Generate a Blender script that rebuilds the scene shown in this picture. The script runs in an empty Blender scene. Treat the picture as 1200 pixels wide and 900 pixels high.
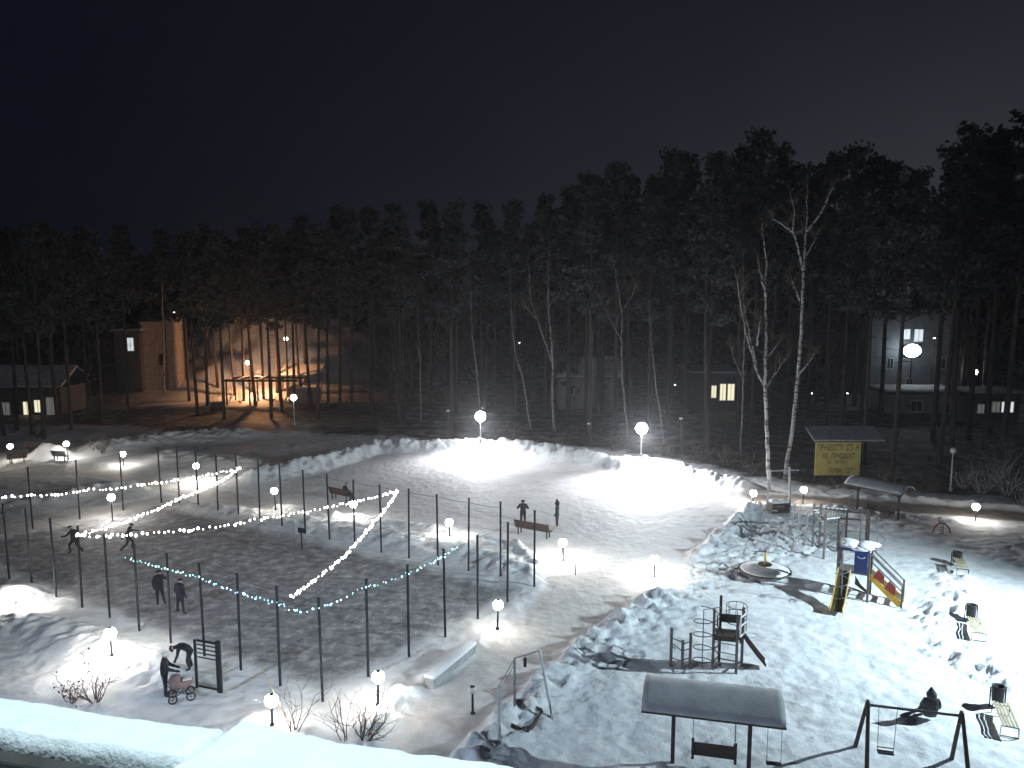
import bpy, bmesh, math, random
import numpy as np
from mathutils import Vector, Matrix

random.seed(7)
PI = math.pi
S = bpy.context.scene
C = S.collection
# ------------------------------------------------------------------ camera
FOC = 942.0
PITCH = math.radians(7.3)
CAMH = 16.0
cam_d = bpy.data.cameras.new('camera')
cam_d.sensor_width = 36.0
cam_d.lens = 36.0 * FOC / 1200.0
cam_d.clip_start = 0.1
cam_d.clip_end = 3000
cam = bpy.data.objects.new('camera', cam_d)
C.objects.link(cam)
cam.location = (0, 0, CAMH)
cam.rotation_euler = (PI / 2 - PITCH, 0, 0)
S.camera = cam
S.view_settings.view_transform = 'Standard'
S.view_settings.look = 'None'
S.view_settings.exposure = 0.0
S.view_settings.gamma = 1.0
S.cycles.max_bounces = 5
S.cycles.diffuse_bounces = 2
S.cycles.glossy_bounces = 2
S.cycles.transparent_max_bounces = 6
S.cycles.volume_bounces = 0
S.cycles.sample_clamp_indirect = 2.0
S.cycles.use_adaptive_sampling = True
S.cycles.adaptive_threshold = .03
S.cycles.adaptive_min_samples = 12


def ray(px, py):
    a = (px - 600) / FOC
    b = -(py - 450) / FOC
    c, s = math.cos(PITCH), math.sin(PITCH)
    return Vector((a, c + b * s, -s + b * c))


def G(px, py, z=0.0):
    """the place in the yard, at height z, that the survey pixel shows"""
    r = ray(px, py)
    t = (z - CAMH) / r.z
    return Vector((r.x * t, r.y * t, z))


def D(px, py, Y):
    r = ray(px, py)
    t = Y / r.y
    return Vector((r.x * t, Y, CAMH + r.z * t))


# ------------------------------------------------------------------ noise
_rng = np.random.RandomState(3)
_P = _rng.permutation(512)
_GA = _rng.rand(512) * 2 * PI
_GX, _GY = np.cos(_GA), np.sin(_GA)


def perlin(x, y):
    xi = np.floor(x).astype(int); yi = np.floor(y).astype(int)
    xf = x - xi; yf = y - yi
    u = xf * xf * xf * (xf * (xf * 6 - 15) + 10)
    v = yf * yf * yf * (yf * (yf * 6 - 15) + 10)

    def g(a, b):
        return _P[(_P[a & 511] + b) & 511]

    def d(a, b, fx, fy):
        k = g(a, b)
        return _GX[k] * fx + _GY[k] * fy
    n00 = d(xi, yi, xf, yf); n10 = d(xi + 1, yi, xf - 1, yf)
    n01 = d(xi, yi + 1, xf, yf - 1); n11 = d(xi + 1, yi + 1, xf - 1, yf - 1)
    a = n00 + u * (n10 - n00); b = n01 + u * (n11 - n01)
    return (a + v * (b - a)) * 1.5


def fbm(x, y, o=3, lac=2.1, gain=.5):
    t = 0; a = 1.0
    for i in range(o):
        t = t + a * perlin(x + 17.3 * i, y - 9.1 * i)
        x = x * lac; y = y * lac; a *= gain
    return t


def smooth(a, b, x):
    t = np.clip((x - a) / (b - a), 0, 1)
    return t * t * (3 - 2 * t)


def seg_dist(x, y, pts):
    best = np.full(np.shape(x), 1e9)
    for (ax, ay), (bx, by) in zip(pts[:-1], pts[1:]):
        dx, dy = bx - ax, by - ay
        L = dx * dx + dy * dy + 1e-9
        t = np.clip(((x - ax) * dx + (y - ay) * dy) / L, 0, 1)
        best = np.minimum(best, np.hypot(x - ax - t * dx, y - ay - t * dy))
    return best


def poly_sd(x, y, pts):
    """signed distance, positive inside"""
    d = seg_dist(x, y, list(pts) + [pts[0]])
    ins = np.zeros(np.shape(x), bool)
    n = len(pts)
    for i in range(n):
        ax, ay = pts[i]; bx, by = pts[(i + 1) % n]
        if ay == by:
            continue
        c = ((ay > y) != (by > y)) & (x < (bx - ax) * (y - ay) / (by - ay) + ax)
        ins ^= c
    return np.where(ins, d, -d)


def PX(*pts):
    out = []
    for p in pts:
        g = G(*p); out.append((g.x, g.y))
    return out


# court corners from the post bases
CA = Vector((-7.2, 28.8))                    # near corner
side = Vector((0.585, 0.811)).normalized()     # along the short side, away from the camera
long_ = Vector((-0.84, 0.54)).normalized()     # along the long side, to the left
COURT_W = 14.3
COURT_L = 33.0
CB = CA + side * COURT_W
FARL = Vector((-25.6, 57.0))
far_dir = (FARL - CB).normalized()
CD = CA + long_ * COURT_L
CC = CB + far_dir * 31.4
COURT = [tuple(CA), tuple(CB), tuple(CC), tuple(CD)]

PLAZA = PX((318, 574), (345, 562), (400, 547), (440, 533), (500, 532), (560, 533), (640, 540), (700, 549), (752, 556),
           (800, 563), (862, 575), (884, 586), (862, 606), (832, 636), (802, 655), (772, 684), (640, 664),
           (612, 642), (560, 624), (500, 614), (430, 606), (380, 600), (330, 587))
PATH = PX((640, 660), (775, 680), (738, 710), (690, 742), (640, 782), (590, 832), (540, 882), (500, 930), (415, 930),
          (455, 872), (502, 806), (556, 766), (602, 727), (632, 700))
ROAD = PX((868, 578), (940, 580), (1060, 589), (1200, 600), (1500, 622), (1500, 642), (1200, 612), (1060, 601), (960, 594), (880, 592))
SIDE_A = PX((330, 588), (250, 573), (190, 561), (130, 547), (60, 543), (-160, 541), (-160, 560), (60, 557), (120, 560), (180, 575), (250, 589), (320, 598))
SIDE_B = PX((180, 582), (130, 594), (60, 601), (-90, 612), (-90, 640), (40, 622), (110, 612), (165, 603), (210, 590))
FLATS = [PLAZA, PATH, ROAD, SIDE_A, SIDE_B]
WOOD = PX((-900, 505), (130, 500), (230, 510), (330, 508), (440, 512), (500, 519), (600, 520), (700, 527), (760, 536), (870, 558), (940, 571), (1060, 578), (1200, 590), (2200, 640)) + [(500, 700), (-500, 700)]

RIDGES = [  # polyline, height, half width, lumpiness
    (PX((300, 562), (345, 554), (400, 541), (442, 528), (470, 528)), .95, 1.1, .5),
    (PX((470, 527), (560, 525), (640, 531), (702, 541)), .85, 1.2, .5),
    (PX((716, 549), (752, 549), (790, 554)), 1.0, 1.5, .35),
    (PX((790, 555), (868, 571)), .7, 1.1, .5),
    (PX((290, 615), (380, 618), (470, 632), (560, 652), (612, 676)), .42, 1.9, .55),
    (PX((330, 598), (430, 613), (520, 624), (600, 645)), .35, .8, .9),
    (PX((608, 640), (640, 662)), .55, .9, .8),
    (PX((880, 592), (850, 620), (815, 650)), .5, 1.2, .9),
    (PX((770, 705), (700, 745), (640, 795), (585, 852), (530, 910)), .42, 1.5, 1.1),
    (PX((-120, 720), (0, 736), (62, 738), (130, 768), (200, 800)), .5, 1.3, .5),
    (PX((300, 850), (350, 862)), .4, .8, .5),
    (PX((500, 800), (560, 760), (612, 724)), .3, .55, .9),
    (PX((440, 855), (480, 815)), .35, .8, .9),
    (PX((-150, 600), (60, 588), (120, 574), (175, 569)), .5, 1.4, .6),
    (PX((215, 598), (290, 606)), .45, 1.3, .6),
    (PX((120, 527), (200, 516), (280, 512)), .8, 2.2, .6),
    (PX((200, 535), (300, 548)), .55, 1.8, .6),
    (PX((930, 583), (1060, 586), (1210, 598)), .3, .6, .8),
    (PX((900, 594), (1000, 600), (1110, 612)), .25, .8, .9),
    (PX((53, 536), (64, 536)), 1.25, 1.2, .2),
    (PX((8, 704), (20, 704)), .85, 1.3, .2),
    (PX((1085, 735), (1125, 700), (1120, 680)), .25, 1.2, 1.6),
    (PX((1120, 770), (1180, 800)), .22, 1.6, 1.8),
]
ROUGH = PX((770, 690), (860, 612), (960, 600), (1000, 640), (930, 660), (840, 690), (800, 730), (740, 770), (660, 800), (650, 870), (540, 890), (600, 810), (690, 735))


def height(x, y):
    x = np.asarray(x, float); y = np.asarray(y, float)
    sh = x.shape
    x = x.ravel(); y = y.ravel()
    flat = np.full(x.shape, -1e9)
    for p in FLATS:
        flat = np.maximum(flat, poly_sd(x, y, p))
    fl = smooth(-.55, .35, flat + .35 * perlin(x * 1.1, y * 1.1))
    ct = smooth(-.1, 1.1, poly_sd(x, y, COURT) - .15 + .3 * perlin(x * .7, y * .7))
    z = .09 + .10 * fbm(x * .22, y * .22, 2)
    near = smooth(110, 80, y)
    z = z + near * (.045 * fbm(x * 1.3, y * 1.3, 3) - .05 * np.clip(perlin(x * 2.3, y * 2.0 + 40) - .15, 0, 1))
    rough = smooth(-.8, 1.0, poly_sd(x, y, ROUGH))
    lump = np.abs(fbm(x * 1.05 + 7, y * 1.05, 3, 2.2, .55))
    z = z + rough * (.30 * (.5 - lump))
    for pts, h, w, lm in RIDGES:
        d = seg_dist(x, y, pts)
        q = np.exp(-(d / w) ** 2)
        m = q > .002
        if m.any():
            n = fbm(x[m] * 1.25 + h * 31, y[m] * 1.25, 3, 2.1, .55)
            z[m] = np.maximum(z[m], z[m] * .3 + h * q[m] * (1 + lm * .55 * n) + .07 * q[m] * lm * n)
    zf = .012 * fbm(x * .8, y * .8, 2) + .010 * perlin(x * 3.1, y * 3.1)
    z = z * (1 - fl) + zf * fl
    zc = .022 * fbm(x * 1.5, y * 1.5, 3) + .02 * np.abs(perlin(x * 2.6, y * 2.6 + 11))
    z = z * (1 - ct) + zc * ct
    # rising wooded slope far behind on the west side
    e = np.exp(-(((x + 40) / 16) ** 2 + ((y - 132) / 16) ** 2))
    z = z + 9.0 * e * (1 + .25 * perlin(x * .13, y * .13) + .12 * perlin(x * .4, y * .4)) + 4.5 * np.exp(-(((x + 22) / 14) ** 2 + ((y - 138) / 15) ** 2)) + 4 * np.exp(-(((x + 62) / 13) ** 2 + ((y - 136) / 15) ** 2)) + .5 * smooth(92, 140, y) * fbm(x * .08, y * .08, 2)
    return z.reshape(sh)


_hc = {}


def gh(x, y):
    k = (round(x, 3), round(y, 3))
    if k not in _hc:
        _hc[k] = float(height(np.array([x]), np.array([y]))[0])
    return _hc[k]


def P(px, py):
    """ground point under a survey pixel, on the modelled snow"""
    z = 0.0
    for i in range(4):
        g = G(px, py, z); z = gh(g.x, g.y)
    return Vector((g.x, g.y, z))


# ------------------------------------------------------------------ materials
def mat(name, col, rough=.7, bump=0.0, bscale=20.0, var=0.0, vscale=3.0, emit=None, estr=0.0, metal=0.0, spec=.4, stretch=None):
    m = bpy.data.materials.new(name); m.use_nodes = True
    nt = m.node_tree; b = nt.nodes['Principled BSDF']
    b.inputs['Base Color'].default_value = (*col, 1)
    b.inputs['Roughness'].default_value = rough
    b.inputs['Metallic'].default_value = metal
    b.inputs['Specular IOR Level'].default_value = spec
    if var or bump:
        tc = nt.nodes.new('ShaderNodeTexCoord'); src = tc.outputs['Object']
        if stretch:
            mp = nt.nodes.new('ShaderNodeMapping'); mp.inputs['Scale'].default_value = stretch
            nt.links.new(src, mp.inputs['Vector']); src = mp.outputs['Vector']
    if var:
        n = nt.nodes.new('ShaderNodeTexNoise'); n.inputs['Scale'].default_value = vscale; n.inputs['Detail'].default_value = 5
        nt.links.new(src, n.inputs['Vector'])
        r = nt.nodes.new('ShaderNodeValToRGB')
        r.color_ramp.elements[0].position = .3; r.color_ramp.elements[1].position = .7
        r.color_ramp.elements[0].color = (*[max(0, c * (1 - var)) for c in col], 1)
        r.color_ramp.elements[1].color = (*[min(1, c * (1 + var)) for c in col], 1)
        nt.links.new(n.outputs['Fac'], r.inputs['Fac']); nt.links.new(r.outputs['Color'], b.inputs['Base Color'])
    if bump:
        n = nt.nodes.new('ShaderNodeTexNoise'); n.inputs['Scale'].default_value = bscale; n.inputs['Detail'].default_value = 4
        nt.links.new(src, n.inputs['Vector'])
        bp = nt.nodes.new('ShaderNodeBump'); bp.inputs['Strength'].default_value = bump; bp.inputs['Distance'].default_value = .03
        nt.links.new(n.outputs['Fac'], bp.inputs['Height']); nt.links.new(bp.outputs['Normal'], b.inputs['Normal'])
    if emit:
        b.inputs['Emission Color'].default_value = (*emit, 1); b.inputs['Emission Strength'].default_value = estr
    return m


def ground_material():
    m = bpy.data.materials.new('snow_ground'); m.use_nodes = True
    nt = m.node_tree; N = nt.nodes; L = nt.links
    b = N['Principled BSDF']; b.inputs['Roughness'].default_value = .75; b.inputs['Specular IOR Level'].default_value = .25
    tc = N.new('ShaderNodeTexCoord')

    def noise(s, d=5, rgh=.6):
        n = N.new('ShaderNodeTexNoise'); n.inputs['Scale'].default_value = s; n.inputs['Detail'].default_value = d
        n.inputs['Roughness'].default_value = rgh; L.new(tc.outputs['Object'], n.inputs['Vector']); return n.outputs['Fac']

    def ramp(fac, stops):
        r = N.new('ShaderNodeValToRGB'); e = r.color_ramp.elements
        e[0].position, e[0].color = stops[0][0], (*stops[0][1], 1)
        e[1].position, e[1].color = stops[-1][0], (*stops[-1][1], 1)
        for p, c in stops[1:-1]:
            k = e.new(p); k.color = (*c, 1)
        L.new(fac, r.inputs['Fac']); return r.outputs['Color']

    def attr(n):
        a = N.new('ShaderNodeAttribute'); a.attribute_name = n; return a.outputs['Fac']

    def mix(f, a, c):
        x = N.new('ShaderNodeMix'); x.data_type = 'RGBA'
        L.new(f, x.inputs[0]); L.new(a, x.inputs[6]); L.new(c, x.inputs[7]); return x.outputs[2]
    snow = ramp(noise(.9, 8, .65), [(.3, (.60, .63, .66)), (.5, (.74, .77, .80)), (.7, (.82, .84, .86))])
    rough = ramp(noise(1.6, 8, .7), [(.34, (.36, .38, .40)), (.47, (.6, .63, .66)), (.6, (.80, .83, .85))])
    court = ramp(noise(1.5, 9, .72), [(.33, (.15, .15, .16)), (.45, (.25, .25, .27)), (.54, (.34, .345, .365)), (.66, (.58, .59, .62))])
    plaza = ramp(noise(.7, 8, .6), [(.3, (.60, .60, .61)), (.5, (.69, .69, .70)), (.72, (.78, .78, .79))])
    path = ramp(noise(1.1, 8, .65), [(.3, (.48, .47, .465)), (.5, (.61, .60, .595)), (.72, (.74, .73, .72))])
    road = ramp(noise(1.3, 8, .6), [(.3, (.13, .12, .11)), (.6, (.24, .215, .20)), (.75, (.42, .40, .39))])
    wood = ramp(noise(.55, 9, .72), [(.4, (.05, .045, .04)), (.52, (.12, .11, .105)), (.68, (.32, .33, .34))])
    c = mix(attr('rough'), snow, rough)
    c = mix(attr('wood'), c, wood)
    c = mix(attr('plaza'), c, plaza)
    c = mix(attr('path'), c, path)
    c = mix(attr('road'), c, road)
    c = mix(attr('court'), c, court)
    L.new(c, b.inputs['Base Color'])
    bp = N.new('ShaderNodeBump'); bp.inputs['Strength'].default_value = .6; bp.inputs['Distance'].default_value = .07
    mth = N.new('ShaderNodeMath'); mth.operation = 'ADD'
    L.new(noise(4.5, 6, .65), mth.inputs[0])
    vo = N.new('ShaderNodeTexVoronoi'); vo.inputs['Scale'].default_value = 2.1; vo.feature = 'SMOOTH_F1'; vo.inputs['Smoothness'].default_value = .35
    L.new(tc.outputs['Object'], vo.inputs['Vector'])
    m2 = N.new('ShaderNodeMath'); m2.operation = 'MULTIPLY'; m2.inputs[1].default_value = .95
    L.new(vo.outputs['Distance'], m2.inputs[0]); L.new(m2.outputs[0], mth.inputs[1])
    L.new(mth.outputs[0], bp.inputs['Height']); L.new(bp.outputs['Normal'], b.inputs['Normal'])
    return m


M = {
    'ground': ground_material(),
    'snow': mat('snow', (.8, .82, .85), .8, .5, 9, .06, 2),
    'snow_fine': mat('snow_fine', (.8, .83, .86), .8, .35, 40, .05, 8),
    'dim_snow': mat('dim_snow', (.40, .42, .44), .75, .35, 14, .2, 1.3),  # snow darkened in colour to stand in for weak light on roofs
    'steel': mat('dark_steel', (.02, .024, .03), .6, spec=.15),
    'grey_steel': mat('grey_steel', (.17, .18, .19), .5, .1, 30, .25, 4),
    'pale_steel': mat('pale_steel', (.42, .44, .45), .5, .1, 30, .2, 4),
    'wire': mat('wire', (.04, .04, .04), .6),
    'brown_wood': mat('brown_wood', (.05, .034, .030), .75, .3, 14, .35, 5, stretch=(1, 1, 5)),
    'grey_wood': mat('grey_wood', (.12, .105, .10), .8, .3, 14, .3, 5, stretch=(1, 1, 5)),
    'tan_wood': mat('tan_wood', (.42, .36, .23), .7, .2, 14, .3, 5),
    'blue': mat('blue_panel', (.012, .03, .16), .4, var=.15, vscale=6),
    'yellow': mat('yellow_paint', (.62, .36, .03), .45, var=.2, vscale=4),
    'slide_yellow': mat('slide_yellow', (.55, .40, .12), .4, var=.15, vscale=4),
    'slide_bed': mat('slide_bed', (.06, .045, .02), .45, var=.35, vscale=5),
    'red': mat('red_panel', (.30, .035, .02), .5, var=.15, vscale=5),
    'maroon': mat('maroon', (.05, .016, .014), .5, var=.2, vscale=5),
    'orange': mat('orange_paint', (.30, .07, .03), .5, var=.2, vscale=5),
    'white_paint': mat('white_paint', (.78, .78, .78), .5),
    'black': mat('black_rubber', (.018, .018, .02), .7, .2, 20, .2, 6),
    'bark': mat('pine_bark', (.032, .026, .024), .9, .6, 8, .4, 3, stretch=(1, 1, .25)),
    'needles': mat('needles', (.027, .033, .035), .8, var=.4, vscale=.6),
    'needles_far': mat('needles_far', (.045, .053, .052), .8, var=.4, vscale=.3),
    'twig': mat('twig', (.11, .085, .07), .85, var=.3, vscale=4),
    'frost_twig': mat('frosty_twig', (.26, .25, .25), .85, var=.3, vscale=4),
    'dry_leaf': mat('dry_leaf', (.10, .04, .03), .8, var=.4, vscale=4),
    'brick': mat('brick', (.30, .24, .205), .85, .5, 7, .3, 2.2),
    'plaster': mat('plaster', (.17, .175, .185), .85, .1, 10, .2, 1.2),
    'dark_wall': mat('dark_wall', (.055, .055, .062), .85, .15, 8, .25, 1.5),
    'roof_dark': mat('roof_dark', (.06, .06, .07), .7, .2, 6, .3, 2),
    'glass_dark': mat('glass_dark', (.02, .022, .03), .12, spec=.6),
    'frame': mat('window_frame', (.5, .5, .5), .5),
    'sign_yellow': mat('sign_yellow', (.36, .31, .10), .6, var=.15, vscale=3),
    'sign_ink': mat('sign_ink', (.05, .045, .03), .6),
    'coat_black': mat('coat_black', (.016, .017, .022), .85, .2, 30, .2, 6),
    'coat_navy': mat('coat_navy', (.014, .017, .028), .85, .2, 30, .2, 6),
    'coat_grey': mat('coat_grey', (.045, .045, .055), .85, .2, 30, .2, 6),
    'pants': mat('trousers', (.025, .026, .034), .85, .2, 30, .2, 6),
    'boots': mat('boots', (.02, .018, .018), .6),
    'boots_white': mat('white_boots', (.7, .7, .7), .6),
    'skin': mat('skin', (.46, .30, .23), .55),
    'hat_white': mat('white_knit', (.72, .72, .72), .9, .4, 60),
    'hat_dark': mat('dark_knit', (.03, .028, .03), .9, .4, 60),
    'pram': mat('pram_fabric', (.22, .16, .15), .85, .2, 20, .25, 5),
    'concrete': mat('concrete', (.34, .35, .36), .85, .2, 12, .2, 3),
    'flashing': mat('metal_flashing', (.055, .053, .052), .7, .1, 15, .25, 4, spec=.1),
    'globe': mat('lamp_globe', (.8, .8, .8), .4, emit=(1, .93, .84), estr=115.0),
    'globe_strong': mat('strong_lamp_globe', (.8, .8, .8), .4, emit=(1, .94, .86), estr=240.0),
    'globe_dim': mat('weak_lamp_globe', (.8, .8, .8), .4, emit=(1, .90, .78), estr=70.0),
    'globe_tall': mat('tall_lamp_globe', (.8, .8, .8), .4, emit=(.97, .98, 1), estr=130.0),
    'globe_far': mat('far_lamp_globe', (.8, .8, .8), .4, emit=(1, .97, .93), estr=22.0),
    'globe_tiny': mat('tiny_lamp_globe', (.8, .8, .8), .4, emit=(.95, .98, 1), estr=4.0),
    'globe_off': mat('unlit_globe', (.6, .6, .6), .35),
    'flood': mat('flood_lens', (.8, .8, .8), .4, emit=(.86, .96, 1), estr=40.0),
    'bulb_white': mat('bulb_white', (.8, .8, .8), .4, emit=(1, .92, .84), estr=9.0),
    'bulb_blue': mat('bulb_blue', (.5, .7, .8), .4, emit=(.30, .85, 1.0), estr=2.6),
    'bulb_cyan': mat('bulb_cyan', (.6, .8, .8), .4, emit=(.55, 1.0, .95), estr=3.6),
    'lit_window': mat('lit_window', (.6, .58, .45), .4, emit=(1, .93, .62), estr=.95),
    'lit_window_white': mat('lit_window_white', (.6, .6, .6), .4, emit=(.86, .95, 1), estr=.75),
    'dim_window': mat('dim_window', (.3, .3, .28), .4, emit=(.9, .95, .85), estr=.10),
}


def birch_bark(alb=.40):
    m = mat('birch_bark', (.6, .59, .57), .75)
    nt = m.node_tree; b = nt.nodes['Principled BSDF']
    tc = nt.nodes.new('ShaderNodeTexCoord'); mp = nt.nodes.new('ShaderNodeMapping'); mp.inputs['Scale'].default_value = (1.2, 1.2, 3.2)
    n = nt.nodes.new('ShaderNodeTexNoise'); n.inputs['Scale'].default_value = 1.6; n.inputs['Detail'].default_value = 5
    r = nt.nodes.new('ShaderNodeValToRGB'); r.color_ramp.elements[0].position = .40; r.color_ramp.elements[1].position = .5
    r.color_ramp.elements[0].color = (.06, .055, .05, 1); r.color_ramp.elements[1].color = (alb, alb * .985, alb * .96, 1)
    nt.links.new(tc.outputs['Object'], mp.inputs['Vector']); nt.links.new(mp.outputs['Vector'], n.inputs['Vector'])
    nt.links.new(n.outputs['Fac'], r.inputs['Fac']); nt.links.new(r.outputs['Color'], b.inputs['Base Color'])
    return m


M['birch'] = birch_bark()
M['birch_dim'] = birch_bark(.20)  # same bark, darkened in colour where the birches get less light


# ------------------------------------------------------------------ object helpers
def tag(o, label, cat, group=None, kind=None):
    if label: o['label'] = label
    if cat: o['category'] = cat
    if group: o['group'] = group
    if kind: o['kind'] = kind
    return o


def thing(name, label, cat, loc=(0, 0, 0), rz=0.0, group=None):
    o = bpy.data.objects.new(name, None); C.objects.link(o)
    o.empty_display_size = .2
    o.location = loc; o.rotation_euler = (0, 0, rz)
    return tag(o, label, cat, group)


def dup(root, loc=None, rz=None, label=None, group=None, scale=None):
    r = root.copy(); C.objects.link(r)
    if loc is not None: r.location = loc
    if rz is not None: r.rotation_euler = (0, 0, rz)
    if scale is not None: r.scale = (scale, scale, scale) if not hasattr(scale, '__len__') else scale
    if label: r['label'] = label
    if group: r['group'] = group
    for ch in list(root.children):
        c = ch.copy(); C.objects.link(c); c.parent = r
        for g in list(ch.children):
            d = g.copy(); C.objects.link(d); d.parent = c
    return r


class MB:
    def __init__(s):
        s.bm = bmesh.new()

    def box(s, c, size, rot=None, bevel=0.0):
        r = bmesh.ops.create_cube(s.bm, size=1.0)
        vs = r['verts']
        bmesh.ops.scale(s.bm, vec=Vector(size), verts=vs)
        if bevel:
            es = list({e for v in vs for e in v.link_edges})
            bv = bmesh.ops.bevel(s.bm, geom=es, offset=bevel, segments=1, affect='EDGES', profile=.5)
            vs = list({v for f in bv['faces'] for v in f.verts} | {v for v in vs if v.is_valid})
        if rot:
            bmesh.ops.rotate(s.bm, cent=(0, 0, 0), matrix=rot, verts=vs)
        bmesh.ops.translate(s.bm, vec=Vector(c), verts=vs)
        return s

    def beam(s, a, b, w, h=None):
        """rectangular bar from a to b"""
        a, b = Vector(a), Vector(b); d = b - a
        q = d.to_track_quat('Z', 'Y').to_matrix()
        return s.box((a + b) / 2, (w, h or w, d.length), q, min(w, h or w) * .12)

    def tube(s, pts, rad, n=6, caps=True):
        pts = [Vector(p) for p in pts]
        if not hasattr(rad, '__len__'): rad = [rad] * len(pts)
        rings = []
        up = None
        for i, p in enumerate(pts):
            t = (pts[min(i + 1, len(pts) - 1)] - pts[max(i - 1, 0)])
            if t.length < 1e-9: t = Vector((0, 0, 1))
            t.normalize()
            if up is None:
                up = Vector((1, 0, 0)) if abs(t.z) > .9 else Vector((0, 0, 1))
            x = t.cross(up)
            if x.length < 1e-4: x = t.cross(Vector((0, 1, 0)))
            x.normalize(); y = x.cross(t); up = y if abs(t.dot(y)) < .99 else up
            rings.append([s.bm.verts.new(p + (x * math.cos(2 * PI * k / n) + y * math.sin(2 * PI * k / n)) * rad[i]) for k in range(n)])
        for a, b in zip(rings[:-1], rings[1:]):
            for k in range(n):
                s.bm.faces.new((a[k], a[(k + 1) % n], b[(k + 1) % n], b[k]))
        if caps:
            s.bm.faces.new(rings[0][::-1]); s.bm.faces.new(rings[-1])
        return s

    def lathe(s, prof, n=16, c=(0, 0, 0)):
        c = Vector(c); rings = []
        for r, z in prof:
            rings.append([s.bm.verts.new(c + Vector((r * math.cos(2 * PI * k / n), r * math.sin(2 * PI * k / n), z))) for k in range(n)])
        for a, b in zip(rings[:-1], rings[1:]):
            for k in range(n):
                s.bm.faces.new((a[k], a[(k + 1) % n], b[(k + 1) % n], b[k]))
        s.bm.faces.new(rings[0][::-1]); s.bm.faces.new(rings[-1])
        return s

    def sphere(s, c, r, sub=2, sc=(1, 1, 1)):
        q = bmesh.ops.create_icosphere(s.bm, subdivisions=sub, radius=r)
        bmesh.ops.scale(s.bm, vec=Vector(sc), verts=q['verts'])
        bmesh.ops.translate(s.bm, vec=Vector(c), verts=q['verts'])
        return s

    def prism(s, pts, off):
        """flat outline pushed along off"""
        off = Vector(off)
        a = [s.bm.verts.new(Vector(p)) for p in pts]; b = [s.bm.verts.new(Vector(p) + off) for p in pts]
        n = len(a)
        s.bm.faces.new(a[::-1]); s.bm.faces.new(b)
        for k in range(n):
            s.bm.faces.new((a[k], a[(k + 1) % n], b[(k + 1) % n], b[k]))
        return s

    def ring(s, c, R, r, n=24, m=6, axis='Z'):
        pts = []
        for k in range(n + 1):
            a = 2 * PI * k / n
            v = Vector((math.cos(a) * R, math.sin(a) * R, 0))
            if axis == 'X': v = Vector((0, v.x, v.y))
            if axis == 'Y': v = Vector((v.x, 0, v.y))
            pts.append(Vector(c) + v)
        return s.tube(pts, r, m, False)

    def build(s, name, m, parent=None, smooth_=False, loc=None):
        bmesh.ops.recalc_face_normals(s.bm, faces=s.bm.faces)
        me = bpy.data.meshes.new(name); s.bm.to_mesh(me); s.bm.free()
        me.materials.append(m)
        if smooth_:
            me.polygons.foreach_set('use_smooth', [True] * len(me.polygons))
        o = bpy.data.objects.new(name, me); C.objects.link(o)
        if parent: o.parent = parent
        if loc is not None: o.location = loc
        return o


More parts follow.
